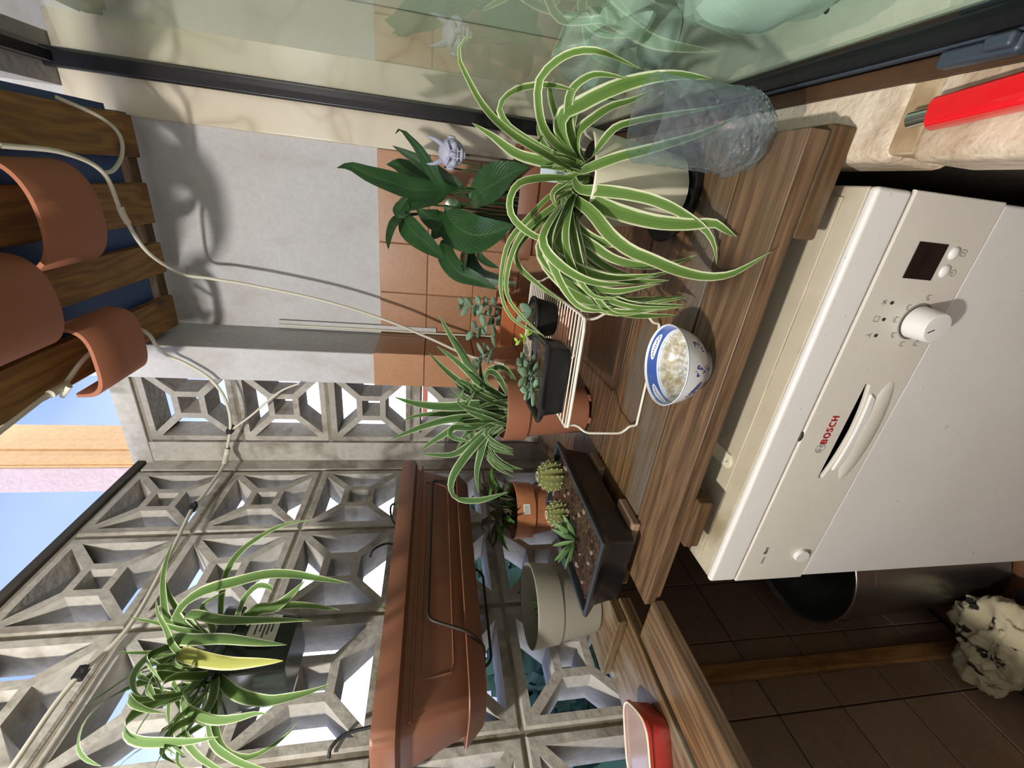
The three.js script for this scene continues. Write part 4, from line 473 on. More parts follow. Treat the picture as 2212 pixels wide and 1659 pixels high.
// ---- spider plant hung on the pierced wall ----
{
  const at = [-0.8, 1.535, -0.528], T = thing('hanging_spider_plant', 'spider plant in a dark square pot hung on the pierced wall', 'plant', at);
  part(T, 'pot', loft([[0, 0.094, 0.094, 0.012], [0.004, 0.1, 0.1, 0.014], [0.095, 0.122, 0.122, 0.016], [0.096, 0.128, 0.128, 0.016], [0.122, 0.131, 0.131, 0.016], [0.124, 0.128, 0.128, 0.015], [0.12, 0.121, 0.121, 0.014], [0.1, 0.116, 0.116, 0.012]]), mat.darkpot, 'dark glossy square pot');
  part(T, 'soil', box(-0.056, 0.085, -0.056, 0.056, 0.108, 0.056, 0.004), mat.drysoil);
  const lab = part(T, 'pot_label', box(-0.001, 0.024, -0.035, 0, 0.07, 0.018, 0.0004), mat.paper, 'printed paper label'); lab.position.x = 0.0605; lab.rotation.z = -0.11;
  part(lab, 'print', merge([0.033, 0.039, 0.045, 0.051, 0.058].map((y, i) => box(0, y, -0.03, 0.0006, y + 0.0022, -0.002 + (i % 3) * 0.005))), mat.inkdark);
  part(T, 'hook', tube([[-0.066, 0.11, 0], [-0.08, 0.14, 0], [-0.092, 0.16, 0], [-0.13, 0.16, 0]], 0.0022, 24), mat.iron);
  const odd = { 4: mat.yellowleaf };
  leaves(T, spiderH, mat.spiderH, { seed: 7, face: FACE.H, wide: 1.3 }, at, odd);
}
// ---- peace lily in the long brown planter ----
{
  const at = [-0.037, SY, -1.125], T = thing('potted_peace_lily', 'broad dark leaved peace lily in a brown box planter against the tiles', 'plant', at), h = 0.19;
  part(T, 'pot', loft([[0, 0.21, 0.1, 0.018], [0.006, 0.216, 0.106, 0.02], [h - 0.045, 0.236, 0.12, 0.022], [h - 0.043, 0.256, 0.138, 0.024], [h - 0.003, 0.262, 0.143, 0.024], [h, 0.258, 0.14, 0.024], [h - 0.004, 0.244, 0.126, 0.022], [h - 0.03, 0.236, 0.118, 0.02]]), mat.terracotta, 'brown plastic planter with a rim');
  part(T, 'soil', box(-0.116, h - 0.05, -0.057, 0.116, h - 0.022, 0.057, 0.01), mat.drysoil);
  const R = rng(12), o = V(at);
  lily.forEach((l, i) => {
    const pts = mm(l.slice(1)).map((p) => p.sub(o)), b = pts[0].clone(), s = new THREE.Vector3(clamp(b.x * 0.4 + (R() - 0.5) * 0.04, -0.1, 0.1), h - 0.03, clamp(b.z * 0.3 + (R() - 0.5) * 0.03, -0.05, 0.05)), md = s.clone().lerp(b, 0.55).add(new THREE.Vector3((s.x - b.x) * 0.3, 0.03, 0));
    if (b.y > h) part(T, 'stem', tube([s, md, b], 0.0022, 14, 6), mat.stem);
    const g = blade(pts, l[0] / 1000 * 1.12, { prof: 'broad', fold: 0.28, face: [0.2 + (R() - 0.5) * 0.8, 0.35, 0.85], across: 6, seg: 16, curl: 0.12 });
    part(T, 'leaf', g, mat.lily);
  });
  for (let k = 0; k < 9; k++) { const a = R() * 6.28, x = (R() - 0.5) * 0.16, s = new THREE.Vector3(x * 0.5, h - 0.03, (R() - 0.5) * 0.06), e = new THREE.Vector3(x, h + 0.1 + R() * 0.08, (R() - 0.5) * 0.06); part(T, 'stem', tube([s, s.clone().lerp(e, 0.5).add(new THREE.Vector3(0.01, 0, 0)), e], 0.002, 10, 6), mat.stem); }
}
// ---- horned mask on a stake ----
{
  const at = [0.05, 1.282, -1.06], T = thing('horned_mask', 'small grey horned demon mask on a stake beside the marble jamb', 'figurine', at, -0.1), s = 0.001;
  const E = (x, y, z, a, b, c, rx = 0, rz = 0) => new THREE.SphereGeometry(1, 20, 14).scale(a * s, b * s, c * s).rotateX(rx).rotateZ(rz).translate(x * s, y * s, z * s);
  { const g = new THREE.SphereGeometry(1, 32, 24), p = g.attributes.position; for (let i = 0; i < p.count; i++) { const y = p.getY(i), x = p.getX(i), z = p.getZ(i); p.setXYZ(i, x * (30 - (y < 0 ? -y * 4 : 0)) * s, y * 29 * s, z * (z > 0 ? 21 : 12) * s); } g.computeVertexNormals();
    part(T, 'head', merge([g, E(-12, 8, 17, 12, 4, 6, 0, -0.35), E(12, 8, 17, 12, 4, 6, 0, 0.35), E(0, -2, 22, 5.5, 9, 7), E(-5, -6, 20, 4, 3.5, 4), E(5, -6, 20, 4, 3.5, 4), E(-16, -4, 15, 9, 8, 8), E(16, -4, 15, 9, 8, 8), E(0, -12, 19, 14, 2.4, 5), E(0, -20, 18, 13, 5, 6), E(0, -26, 14, 8, 4, 5), E(-30, 2, 0, 4, 9, 5), E(30, 2, 0, 4, 9, 5)]), mat.demon); }
  part(T, 'eye', merge([E(-11, 2.5, 19.5, 5, 2, 3, 0, -0.25), E(11, 2.5, 19.5, 5, 2, 3, 0, 0.25)]), mat.demondark);
  part(T, 'mouth', merge([E(0, -15.5, 21, 12, 1.8, 3), E(-14, -12, 17, 2, 5, 3, 0, 0.5), E(14, -12, 17, 2, 5, 3, 0, -0.5)]), mat.demondark);
  for (const k of [-7, 7]) part(T, 'fang', new THREE.ConeGeometry(0.0014, 0.007, 8).rotateX(Math.PI).translate(k * s, -0.0155, 0.023), mat.plainwhite);
  for (const k of [-1, 1]) { const c = new THREE.CatmullRomCurve3([[15 * k, 20, 6], [21 * k, 32, 10], [25 * k, 44, 10], [26 * k, 56, 5]].map((a) => V(a).multiplyScalar(s))), g = new THREE.TubeGeometry(c, 16, 0.0065, 10), p = g.attributes.position; for (let i = 0; i <= 16; i++) { const q = c.getPointAt(i / 16), f = 1 - Math.pow(i / 16, 1.3) * 0.96; for (let j = 0; j <= 10; j++) { const n = i * 11 + j; p.setXYZ(n, mix(q.x, p.getX(n), f), mix(q.y, p.getY(n), f), mix(q.z, p.getZ(n), f)); } } g.computeVertexNormals(); part(T, 'horn', g, mat.demon); }
  part(T, 'stake', tube([[0, -0.02, -0.004], [0, -0.1, -0.012], [-0.002, -0.2, -0.02]], 0.0022, 16, 8), mat.bark, 'brown stake');
}
// ---- orange pot with grey-green succulent stems ----
function sprig(T, pts, n, len, w, m, seed, droop = 0.3) {
  const R = rng(seed), c = new THREE.CatmullRomCurve3(pts.map(V)); part(T, 'stem', new THREE.TubeGeometry(c, 16, 0.0018, 6), m);
  for (let i = 0; i < n; i++) { const t = 0.35 + 0.65 * (i / (n - 1)), p = c.getPointAt(t), a = i * 2.4 + R() * 0.5, up = 0.2 + 0.9 * t - droop; part(T, 'leaf', fleshy([p.x, p.y, p.z], [Math.cos(a), up, Math.sin(a)], len * (0.8 + R() * 0.4) * (1.15 - 0.35 * t), w, 0.4, 6), m); }
}
{
  const at = [-0.337, SY, -1.14], T = thing('potted_succulent', 'grey green leggy succulent in a square orange pot against the tiles', 'plant', at), h = 0.2;
  part(T, 'pot', loft([[0, 0.092, 0.092, 0.012], [0.005, 0.098, 0.098, 0.014], [h - 0.04, 0.12, 0.12, 0.016], [h - 0.038, 0.128, 0.128, 0.016], [h - 0.002, 0.134, 0.134, 0.016], [h, 0.131, 0.131, 0.016], [h - 0.006, 0.122, 0.122, 0.014], [h - 0.03, 0.116, 0.116, 0.014]]), mat.orangepot, 'square orange plastic pot');
  part(T, 'soil', box(-0.057, h - 0.05, -0.057, 0.057, h - 0.02, 0.057, 0.006), mat.drysoil);
  sprig(T, [[0.03, h - 0.03, 0.01], [0.04, h + 0.04, 0.02], [0.035, h + 0.1, 0.03]], 12, 0.036, 0.015, mat.succulent, 3);
  sprig(T, [[-0.01, h - 0.03, 0.03], [-0.01, h + 0.03, 0.04], [-0.02, h + 0.07, 0.05]], 10, 0.038, 0.016, mat.succulent, 4, 0.6);
  sprig(T, [[-0.05, h - 0.03, 0.03], [-0.09, h + 0.03, 0.05], [-0.13, h + 0.05, 0.06]], 11, 0.044, 0.011, mat.succulent, 5, 0.2);
  sprig(T, [[0.0, h - 0.03, -0.02], [0.0, h + 0.02, -0.02], [0.01, h + 0.06, -0.01]], 7, 0.03, 0.013, mat.succulentdark, 6, 0.7);
}
// ---- white wire rack and the pots on it ----
{
  const T = thing('wire_rack', 'white wire shelf rack standing over the planks behind the bowl', 'rack', [-0.288, SY, -0.825], 0.06), hx = 0.1, hz = 0.207, ty = 0.139, r = 0.0024;
  part(T, 'top_frame', wirePath([[-hx, ty, -hz], [hx, ty, -hz], [hx, ty, hz], [-hx, ty, hz]], 0.003, 0.012, true), mat.wire);
  for (let i = 0; i < 25; i++) { const z = -hz + 0.0165 * (i + 0.6); if (z < hz - 0.004) part(T, 'rung', new THREE.CylinderGeometry(0.0013, 0.0013, 2 * hx, 8).rotateZ(Math.PI / 2).translate(0, ty + 0.0025, z), mat.wire); }
  for (const z of [hz - 0.012, -hz + 0.012]) part(T, 'leg', wirePath([[-hx + 0.004, ty, z], [-hx + 0.004, ty - 0.02, z], [-hx - 0.012, ty - 0.04, z], [-hx - 0.012, 0.03, z], [-hx + 0.004, 0.016, z], [-hx + 0.004, 0.004, z], [hx - 0.004, 0.004, z], [hx - 0.004, 0.016, z], [hx + 0.01, 0.03, z], [hx + 0.01, ty - 0.04, z], [hx - 0.004, ty - 0.02, z], [hx - 0.004, ty, z]], r, 0.01), mat.wire);
}
const bonsai = (T, w, d, h, bw, bd) => part(T, 'pot', loft([[0, bw * 0.92, bd * 0.92, 0.006], [0.003, bw, bd, 0.008], [h * 0.72, (bw + w) / 2 - 0.004, (bd + d) / 2 - 0.004, 0.01], [h - 0.01, w - 0.008, d - 0.008, 0.008], [h - 0.004, w, d, 0.005], [h, w - 0.001, d - 0.001, 0.005], [h - 0.001, w - 0.014, d - 0.014, 0.005], [h - 0.014, w - 0.022, d - 0.022, 0.006]]), mat.black);
{
  const at = [-0.302, SY + 0.1435, -0.678], T = thing('potted_succulent', 'black rectangular tray pot with a small succulent on the wire rack', 'plant', at, 0.1), h = 0.05;
  bonsai(T, 0.145, 0.1, h, 0.118, 0.076);
  part(T, 'soil', box(-0.059, h - 0.018, -0.0365, 0.059, h - 0.006, 0.0365, 0.003), mat.soil, 'wet dark soil');
  sprig(T, [[-0.005, h - 0.01, 0], [-0.002, h + 0.006, 0], [0.0, h + 0.02, 0.002]], 11, 0.03, 0.011, mat.succulentdark, 11, 0.5);
  sprig(T, [[-0.022, h - 0.01, 0.008], [-0.026, h + 0.004, 0.008], [-0.03, h + 0.014, 0.01]], 9, 0.026, 0.01, mat.succulent, 12, 0.5);
  sprig(T, [[0.012, h - 0.01, -0.02], [0.012, h + 0.01, -0.022], [0.014, h + 0.022, -0.02]], 9, 0.026, 0.01, mat.succulentdark, 13, 0.5);
}
{
  const at = [-0.228, SY + 0.1435, -0.785], T = thing('potted_succulent', 'small black nursery pot with a pale cutting on the wire rack', 'plant', at), h = 0.045;
  part(T, 'pot', lathe([[0, 0], [0.03, 0], [0.032, 0.003], [0.04, h - 0.006], [0.043, h - 0.004], [0.043, h], [0.038, h], [0.034, h - 0.012], [0, h - 0.012]], 32), mat.blackmatte);
  part(T, 'soil', lumpy(new THREE.SphereGeometry(1, 24, 16), 0.3, 3, 5).scale(0.034, 0.014, 0.034).translate(0, h - 0.008, 0), mat.soil, 'wet dark soil');
  for (const [d, l] of [[[-0.5, 1, 0.3], 0.036], [[0.5, 0.8, 0.3], 0.034], [[0.1, 0.7, -0.7], 0.028]]) part(T, 'leaf', fleshy([0.012, h, 0.0], d, l, 0.016, 0.25), mat.succulent);
  sprig(T, [[-0.02, h - 0.004, 0.02], [-0.032, h + 0.014, 0.024], [-0.042, h + 0.026, 0.026]], 6, 0.016, 0.006, mat.lime, 15, 0.3);
}
// ---- blue and white rice bowl ----
{
  const W = 1024, H = 512, cv = document.createElement('canvas'); cv.width = W; cv.height = H; const x = cv.getContext('2d'), R = rng(41);
  // profile order, bottom of canvas upwards: 0-.08 foot, .08-.44 outside, .44-.5 lip, .5-1 inside from lip to middle
  const Y = (t) => H * (1 - t); x.fillStyle = '#e6e9ea'; x.fillRect(0, 0, W, H);
  x.fillStyle = '#26408f';
  for (let k = 0; k < 9; k++) { const cx = (k + 0.5) * W / 9; for (let i = 0; i < 46; i++) { const t = 0.15 + 0.22 * R(), dx = (R() - 0.5) * 70 * (1 - Math.abs(t - 0.26) * 4); x.fillRect(cx + dx, Y(t), 3 + R() * 10, 3 + R() * 8); } if (k % 2) { x.beginPath(); x.ellipse(cx + 30, Y(0.3), 40, 12, 0.5, 0, 7); x.fill(); } }
  x.fillRect(0, Y(0.115), W, 7); x.fillRect(0, Y(0.445), W, 4);
  x.fillStyle = '#3a5aa8'; x.fillRect(0, Y(0.645), W, Y(0.525) - Y(0.645));
  for (let k = 0; k < 4; k++) { const cx = (k + 0.5) * W / 4; x.fillStyle = '#e6e9ea'; x.beginPath(); x.ellipse(cx, Y(0.585), 70, 19, 0, 0, 7); x.fill(); x.fillStyle = '#24408c'; for (let i = 0; i < 9; i++) x.fillRect(cx - 56 + i * 13, Y(0.585) - 7 + R() * 8, 8, 6); }
  x.fillStyle = '#d2d1c8'; x.fillRect(0, 0, W, Y(0.69));
  x.strokeStyle = '#7d93b8'; x.lineWidth = 2; for (const t of [0.665, 0.69, 0.86, 0.9]) { x.beginPath(); x.moveTo(0, Y(t)); x.lineTo(W, Y(t)); x.stroke(); }
  for (let i = 0; i < 120; i++) x.fillRect(i * W / 120, Y(0.69), 3, 8);
  x.fillStyle = '#5f7296'; for (let i = 0; i < 90; i++) x.fillRect(R() * W, Y(0.915 + 0.07 * R()), 16, 4);
  for (let i = 0; i < 700; i++) { x.fillStyle = `rgba(${120 + R() * 40},${108 + R() * 30},${76 + R() * 20},${0.06 + 0.22 * R()})`; x.beginPath(); x.ellipse(R() * W, Y(0.7 + 0.2 * R()), 5 + R() * 26, 3 + R() * 12, R() * 3, 0, 7); x.fill(); }
  const t = new THREE.CanvasTexture(cv); t.colorSpace = THREE.SRGBColorSpace;
  const prof = [[0.021, 0, 0], [0.026, 0, 0.02], [0.0265, 0.007, 0.08], [0.036, 0.012, 0.16], [0.047, 0.026, 0.26], [0.0535, 0.042, 0.35], [0.0565, 0.055, 0.44], [0.057, 0.057, 0.47], [0.0555, 0.0565, 0.5], [0.0525, 0.043, 0.62], [0.046, 0.028, 0.74], [0.034, 0.0145, 0.86], [0.02, 0.011, 0.93], [0, 0.0105, 1]];
  const g = lathe(prof.map(([r, y]) => [r, y]), 72), uv = g.attributes.uv, n = prof.length; for (let i = 0; i <= 72; i++) for (let j = 0; j < n; j++) uv.setXY(i * n + j, i / 72, prof[j][2]);
  single('rice_bowl', 'blue and white patterned porcelain bowl at the shelf edge', 'bowl', g, P({ map: t, roughness: 0.22, clearcoat: 0.8, clearcoatRoughness: 0.1 }), [-0.203, SY - 0.0005, -0.507]).rotation.y = 0.6;
}
// ---- cut plastic bottle ----
{
  const T = thing('cut_bottle', 'clear plastic bottle cut open beside the cream pot', 'bottle', [0.083, SY, -0.528]), rows = 64, cols = 96, pos = [], idx = [], Hh = 0.15;
  for (let i = 0; i <= rows; i++) for (let j = 0; j <= cols; j++) {
    const t = i / rows, a = (j % cols) / cols * Math.PI * 2, y = t * Hh; let r = 0.0437 * Math.sqrt(1 - Math.pow(1 - clamp(y / 0.034), 2.4)); r = Math.max(r, 0.012 + 0.0 * t);
    const pet = 0.0035 * Math.cos(a * 5) * (1 - clamp(y / 0.035)); const cr = 0.009 * (Math.abs(fbm((j % cols) / cols, t * 0.6, 12, 14, 61, 4) - 0.5) - 0.1) * sm(clamp((0.075 - y) / 0.03)) * clamp(y / 0.01), cross = y > 0.075 ? 0.0011 * (Math.pow(0.5 + 0.5 * Math.cos(a * 9 + y * 260), 6) + Math.pow(0.5 + 0.5 * Math.cos(a * 9 - y * 260), 6)) : 0;
    const rr = r + pet + cr * 2 - cross; pos.push(rr * Math.cos(a), y + (t === 0 ? 0.006 : 0), rr * Math.sin(a));
  }
  const buv = []; for (let i = 0; i <= rows; i++) for (let j = 0; j <= cols; j++) buv.push(j / cols, i / rows); buv.push(0, 0);
  for (let i = 0; i < rows; i++) for (let j = 0; j < cols; j++) { const a = i * (cols + 1) + j; idx.push(a, a + cols + 1, a + 1, a + 1, a + cols + 1, a + cols + 2); }
  const o = pos.length / 3; pos.push(0, 0.009, 0); for (let j = 0; j < cols; j++) idx.push(o, j, j + 1);
  const g = new THREE.BufferGeometry(); g.setAttribute('position', new THREE.Float32BufferAttribute(pos, 3)); g.setAttribute('uv', new THREE.Float32BufferAttribute(buv, 2)); g.setIndex(idx); g.computeVertexNormals();
  part(T, 'shell', g, mat.pet);
  part(T, 'cut_rim', new THREE.TorusGeometry(0.0434, 0.0005, 6, 80).rotateX(Math.PI / 2).translate(0, Hh, 0), mat.pet);
}
// ---- long black tray pot with cacti ----
{
  const at = [-0.607, SY + 0.0175, -0.64], T = thing('cactus_tray', 'long black rectangular pot with two round cacti and an aloe', 'plant', at), h = 0.071;
  bonsai(T, 0.182, 0.312, h, 0.148, 0.27);
  part(T, 'pot_rim', loft([[h - 0.001, 0.181, 0.311, 0.006], [h + 0.0015, 0.18, 0.31, 0.006], [h + 0.0015, 0.169, 0.299, 0.006], [h - 0.001, 0.168, 0.298, 0.006]], 5, false), mat.rimblue, 'worn bluish rim');
  part(T, 'soil', box(-0.0755, h - 0.02, -0.14, 0.0755, h - 0.007, 0.14, 0.004), mat.soil, 'wet dark soil');
  const R = rng(52); for (let i = 0; i < 70; i++) part(T, 'gravel', new THREE.IcosahedronGeometry(0.003 + R() * 0.0035, 1).scale(1, 0.6, 1).translate((R() - 0.5) * 0.14, h - 0.0065, (R() - 0.5) * 0.27), [mat.soil, mat.pebble, mat.drysoil][i % 3]);
  const cactus = (x, z, r, hh) => {
    const ribs = 13, g = new THREE.SphereGeometry(1, 78, 30), p = g.attributes.position; for (let i = 0; i < p.count; i++) { const X = p.getX(i), Yy = p.getY(i), Z = p.getZ(i), a = Math.atan2(Z, X), k = 1 + 0.13 * Math.cos(a * ribs) * Math.sqrt(Math.max(0, 1 - Yy * Yy)), dip = Yy > 0.8 ? (Yy - 0.8) * 0.5 : 0; p.setXYZ(i, X * r * k, (Yy - dip) * hh, Z * r * k); } g.computeVertexNormals(); g.translate(x, h - 0.012 + hh * 0.85, z);
    const c = part(T, 'cactus', g, mat.cactus, 'round ribbed cactus'), sp = [];
    for (let k = 0; k < ribs; k++) for (let j = 0; j < 6; j++) { const a = (k / ribs) * Math.PI * 2, e = -0.5 + j * 0.36, cx = Math.cos(a) * Math.cos(e), sy = Math.sin(e), cz = Math.sin(a) * Math.cos(e), b = new THREE.Vector3(x + cx * r * 1.12, h - 0.012 + hh * 0.85 + sy * hh, z + cz * r * 1.12); sp.push(new THREE.IcosahedronGeometry(0.0016, 0).translate(b.x, b.y, b.z)); for (let q = 0; q < 3; q++) { const d = new THREE.Vector3(cx + (R() - 0.5), sy + (R() - 0.5), cz + (R() - 0.5)).normalize(), s = new THREE.ConeGeometry(0.0003, 0.006, 3).translate(0, 0.003, 0).applyQuaternion(new THREE.Quaternion().setFromUnitVectors(new THREE.Vector3(0, 1, 0), d)); sp.push(s.translate(b.x, b.y, b.z)); } }
    const o = part(c, 'spines', merge(sp), mat.spine); o.userData.kind = 'stuff';
  };
  cactus(0.028, -0.108, 0.031, 0.033); cactus(-0.022, -0.04, 0.025, 0.026);
  for (let k = 0; k < 16; k++) { const a = k * 2.4, up = k < 8 ? 0.5 : 1.1; part(T, 'aloe_leaf', fleshy([-0.022 + Math.cos(a) * 0.003, h - 0.006, 0.036 + Math.sin(a) * 0.003], [Math.cos(a), up, Math.sin(a)], 0.044 + R() * 0.012, 0.011, 0.45), mat.aloe); }
}
single('stone_tile', 'pinkish stone offcut under the corner of the black cactus pot', 'tile', box(-0.06, 0, -0.045, 0.036, 0.0165, 0.026, 0.004, 'x'), M({ color: '#b3a092', map: rep(sillT, 4), roughness: 0.7 }), [-0.555, SY, -0.555]);
single('stone_tile', 'pinkish stone offcut under the far end of the black cactus pot', 'tile', box(-0.05, 0, -0.03, 0.05, 0.0165, 0.03, 0.004, 'x'), M({ color: '#a8968a', map: rep(sillT, 4), roughness: 0.7 }), [-0.575, SY, -0.735]);
// ---- clay pot with dark leaves ----
{
  const at = [-0.795, SY, -0.88], T = thing('potted_plant', 'dark bronze leaved plant in an orange clay pot with a paper sticker', 'plant', at), h = 0.15;
  part(T, 'pot', lathe([[0, 0], [0.05, 0], [0.052, 0.003], [0.0655, 0.098], [0.072, 0.1], [0.0755, 0.147], [0.0745, 0.15], [0.07, 0.149], [0.066, 0.12], [0, 0.12]], 56), mat.clay, 'orange clay pot');
  const st = part(T, 'sticker', new THREE.CylinderGeometry(0.0752, 0.0742, 0.018, 8, 1, true, -0.17, 0.34).translate(0, 0.125, 0), mat.paper, 'small white barcode sticker'); st.rotation.y = 0.75;
  part(st, 'print', merge([0, 1, 2, 3, 4, 5].map((k) => new THREE.CylinderGeometry(0.0754, 0.0746, 0.011, 2, 1, true, -0.12 + k * 0.042, 0.016).translate(0, 0.125, 0))), mat.ink);
  part(T, 'soil', new THREE.CylinderGeometry(0.067, 0.062, 0.02, 32).translate(0, 0.122, 0), mat.drysoil);
  const R = rng(63);
  for (let k = 0; k < 44; k++) { const a = R() * 6.28, d = 0.03 + R() * 0.075, b = new THREE.Vector3((R() - 0.5) * 0.06, h - 0.02, (R() - 0.5) * 0.06), e = new THREE.Vector3(Math.max(Math.cos(a) * d, -0.07), h + 0.012 + R() * 0.075, Math.sin(a) * d), tip = e.clone().add(new THREE.Vector3(Math.max(Math.cos(a), -0.3) * 0.03, 0.012 - R() * 0.03, Math.sin(a) * 0.03)); part(T, 'leaf', blade([b, b.clone().lerp(e, 0.6).add(new THREE.Vector3(0, 0.02, 0)), e, tip], 0.026 + R() * 0.014, { prof: 'lance', fold: 0.3, face: [0.4, 0.8, 0.4], seg: 8 }), k % 4 ? mat.darkleaf : mat.greenleaf); }
}
// ---- grey-beige pot ----
{
  const at = [-0.796, SY + 0.0175, -0.593], T = thing('potted_plant', 'grey beige round pot with a low green sprig inside', 'plant', at), h = 0.142;
  part(T, 'pot', lathe([[0, 0], [0.058, 0], [0.061, 0.004], [0.0735, 0.082], [0.0745, 0.086], [0.0775, 0.088], [0.0835, 0.139], [0.083, h], [0.0795, h - 0.001], [0.075, 0.09], [0.072, 0.085]], 64), mat.greypot, 'grey beige plastic pot');
  part(T, 'lining', lathe([[0.0792, h - 0.004], [0.0745, 0.09], [0.066, 0.05], [0, 0.05]], 48), mat.greypot);
  part(T, 'soil', new THREE.CylinderGeometry(0.067, 0.063, 0.02, 32).translate(0, 0.064, 0), mat.drysoil);
  const R = rng(66); for (let k = 0; k < 14; k++) { const a = R() * 6.28, b = new THREE.Vector3((R() - 0.5) * 0.03, 0.07, (R() - 0.5) * 0.03), e = b.clone().add(new THREE.Vector3(Math.cos(a) * 0.025, 0.04 + R() * 0.03, Math.sin(a) * 0.025)); part(T, 'leaf', blade([b, b.clone().lerp(e, 0.5).add(new THREE.Vector3(0, 0.01, 0)), e], 0.016, { prof: 'lance', face: [0.4, 0.8, 0.4], seg: 6 }), mat.greenleaf); }
}
// ---- long terracotta planter hung on the pierced wall ----
{
  const at = [-0.79, 1.215, -0.668], T = thing('hanging_planter', 'long terracotta plastic planter hung on the pierced wall', 'planter', at), h = 0.165;
  const pot = part(T, 'trough', loft([[0.016, 0.56, 0.1, 0.02], [0.02, 0.566, 0.106, 0.022], [h - 0.04, 0.635, 0.14, 0.024], [h - 0.038, 0.652, 0.152, 0.024], [h - 0.034, 0.668, 0.166, 0.024], [h - 0.004, 0.678, 0.17, 0.022], [h, 0.674, 0.166, 0.02], [h - 0.004, 0.65, 0.142, 0.018], [h - 0.03, 0.63, 0.132, 0.018]]), mat.terracotta); pot.rotation.y = Math.PI / 2;
  const fx = (y) => 0.0535 + 0.017 * (y - 0.02) / (h - 0.06);
  part(T, 'front_moulding', merge([wirePath([[fx(0.045), 0.045, -0.235], [fx(0.045), 0.045, 0.235], [fx(0.1), 0.1, 0.25], [fx(0.1), 0.1, -0.25]], 0.0016, 0.006, true), wirePath([[fx(0.112) + 0.0005, 0.112, -0.31], [fx(0.112) + 0.0005, 0.112, 0.31]], 0.0022, 0.004)]), mat.terracotta);
  const tray = part(T, 'drip_tray', loft([[-0.008, 0.55, 0.1, 0.03], [-0.006, 0.556, 0.106, 0.032], [0.022, 0.6, 0.146, 0.036], [0.024, 0.598, 0.144, 0.036], [0.02, 0.588, 0.134, 0.034], [0.0, 0.55, 0.1, 0.03]]), mat.terracotta); tray.rotation.y = Math.PI / 2;
  part(T, 'soil', box(-0.062, h - 0.05, -0.31, 0.062, h - 0.02, 0.31, 0.006), mat.drysoil);
  part(T, 'bracket', merge([wirePath([[-0.088, 0.02, -0.2], [0.03, -0.014, -0.215], [0.07, 0.02, -0.23], [0.0815, 0.085, -0.235], [0.0815, 0.09, 0.155], [0.076, 0.02, 0.18], [0.05, -0.01, 0.19], [-0.02, -0.014, 0.2], [-0.088, 0.02, 0.2]], 0.0034, 0.014), wirePath([[-0.03, -0.012, -0.05], [-0.03, -0.035, -0.03], [-0.03, -0.033, 0.17], [-0.03, -0.012, 0.185]], 0.0028, 0.012)]), mat.iron, 'dark wire bracket');
  const R = rng(71); for (const z of [-0.18, 0.22, 0.1]) for (let k = 0; k < 4; k++) part(T, 'weed', blade([new THREE.Vector3(0.05, h - 0.03, z), new THREE.Vector3(0.06, h + 0.004, z + R() * 0.02), new THREE.Vector3(0.074, h + 0.006, z + R() * 0.03)], 0.008, { prof: 'lance', seg: 5 }), mat.greenleaf);
  for (const pts of [[-0.07, h - 0.02, 0.235, -0.075, h + 0.05, 0.24, -0.08, h + 0.075, 0.255, -0.09, h + 0.078, 0.266], [-0.07, h - 0.02, -0.16, -0.07, h + 0.03, -0.172, -0.075, h + 0.06, -0.16, -0.1, h + 0.07, -0.16], [-0.07, h - 0.02, -0.36 + 0.06, -0.07, h + 0.03, -0.32, -0.07, h + 0.025, -0.26, -0.06, h - 0.01, -0.2]]) part(T, 'cable', tube(mm(pts.map((c) => c * 1000)), 0.003, 24), mat.blackmatte, 'black cable loop');
}
// ---- red box, lighter, latch ----
{
  const T = thing('red_box', 'red plastic food box with a cloudy lid on the narrow side shelf', 'box', [-0.786, SY - 0.0025, -0.318], -0.9), h = 0.04;
  part(T, 'tub', loft([[0, 0.07, 0.1, 0.016], [0.003, 0.074, 0.104, 0.018], [h - 0.006, 0.082, 0.112, 0.02], [h - 0.005, 0.087, 0.117, 0.022], [h, 0.087, 0.117, 0.022], [h, 0.08, 0.11, 0.02], [h - 0.003, 0.078, 0.108, 0.02]]), mat.redlid);
  part(T, 'lid', loft([[h - 0.0025, 0.079, 0.109, 0.02], [h + 0.0006, 0.079, 0.109, 0.02], [h + 0.0008, 0.066, 0.096, 0.016], [h - 0.0015, 0.064, 0.094, 0.016]]), mat.clearlid, 'cloudy recessed lid');
  part(T, 'seal', new THREE.TubeGeometry(new THREE.CatmullRomCurve3([[0.041, 0.036], [0.041, -0.036], [0.024, -0.056], [-0.024, -0.056], [-0.041, -0.036], [-0.041, 0.036], [-0.024, 0.056], [0.024, 0.056]].map(([x, z]) => new THREE.Vector3(x, h + 0.0005, z)), true, 'catmullrom', 0.35), 80, 0.0018, 6, true), mat.cream, 'cream seal');
}
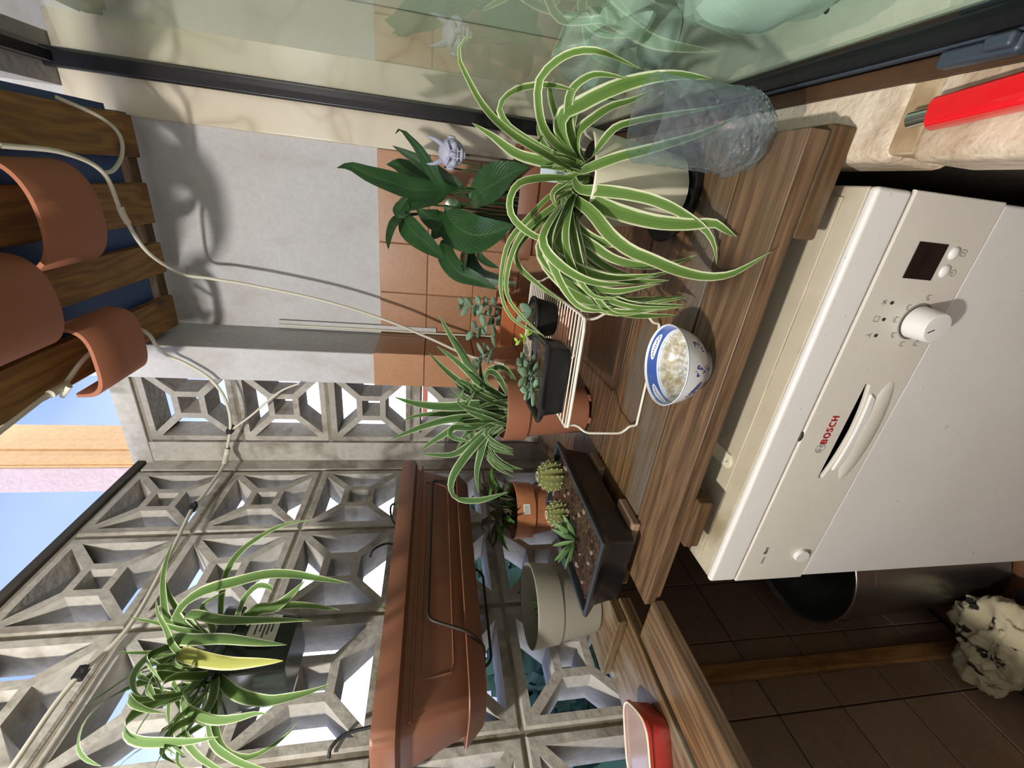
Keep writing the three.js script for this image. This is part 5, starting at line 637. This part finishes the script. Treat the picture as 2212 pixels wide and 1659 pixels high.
{
  const T = thing('kitchen_lighter', 'red handled kitchen lighter with a metal tip on the stone sill', 'lighter', [0.108, 0.8795, -0.272], 0);
  T.rotation.y = 0.13;
  part(T, 'handle', loft([[-0.1, 0.021, 0.015, 0.006], [-0.098, 0.026, 0.02, 0.009], [0.16, 0.029, 0.023, 0.01], [0.2, 0.024, 0.019, 0.008]]).rotateX(Math.PI / 2).translate(0, 0.012, 0), mat.red);
  part(T, 'tip', new THREE.CylinderGeometry(0.0062, 0.0068, 0.02, 20).rotateX(Math.PI / 2).translate(0, 0.0115, -0.109), mat.chrome, 'short metal tip');
}
single('window_latch', 'dark plastic latch block on the window track above the red lighter', 'latch', merge([box(-0.007, 0, -0.03, 0.006, 0.014, 0.03, 0.004, 'z'), box(-0.004, 0.012, 0.008, 0.006, 0.021, 0.028, 0.003, 'z')]), mat.rimblue, [0.1345, 0.8865, -0.352]);
// ---- things inside the kitchen window ----
{
  const bag = (x, y, z, sx, sy, sz, m, seed, label) => { const g = lumpy(new THREE.SphereGeometry(1, 64, 44), 0.75, 2.6, seed); const p = g.attributes.position; for (let i = 0; i < p.count; i++) p.setY(i, Math.max(p.getY(i), -0.72)); g.scale(sx, sy, sz); g.computeVertexNormals(); single('plastic_bag', label, 'bag', crease(g, 0.4), m, [x, y, z], 'bags inside the window'); };
  bag(0.29, 0.963, -0.62, 0.075, 0.105, 0.13, mat.bag, 3, 'pale green crumpled plastic bag behind the window glass nearest the bottle');
  bag(0.29, 0.963, -1.02, 0.075, 0.105, 0.12, mat.bag, 8, 'pale green crumpled plastic bag behind the window glass near the jamb');
  bag(0.3, 0.963, -0.22, 0.075, 0.105, 0.13, mat.whitebag, 13, 'white crumpled plastic bag behind the window glass above the latch');
  const C = thing('kitchen_counter', 'pale counter inside the kitchen window', 'counter', [0.65, 0, -0.06]); part(C, 'top', box(-0.228, 0.86, -1.2, 0.35, 0.888, 1.2, 0.004, 'z'), mat.innersill); part(C, 'carcass', box(-0.22, 0, -1.2, 0.32, 0.86, 1.2, 0, 'z'), mat.innerwall);
}

renderer.render(scene, camera);
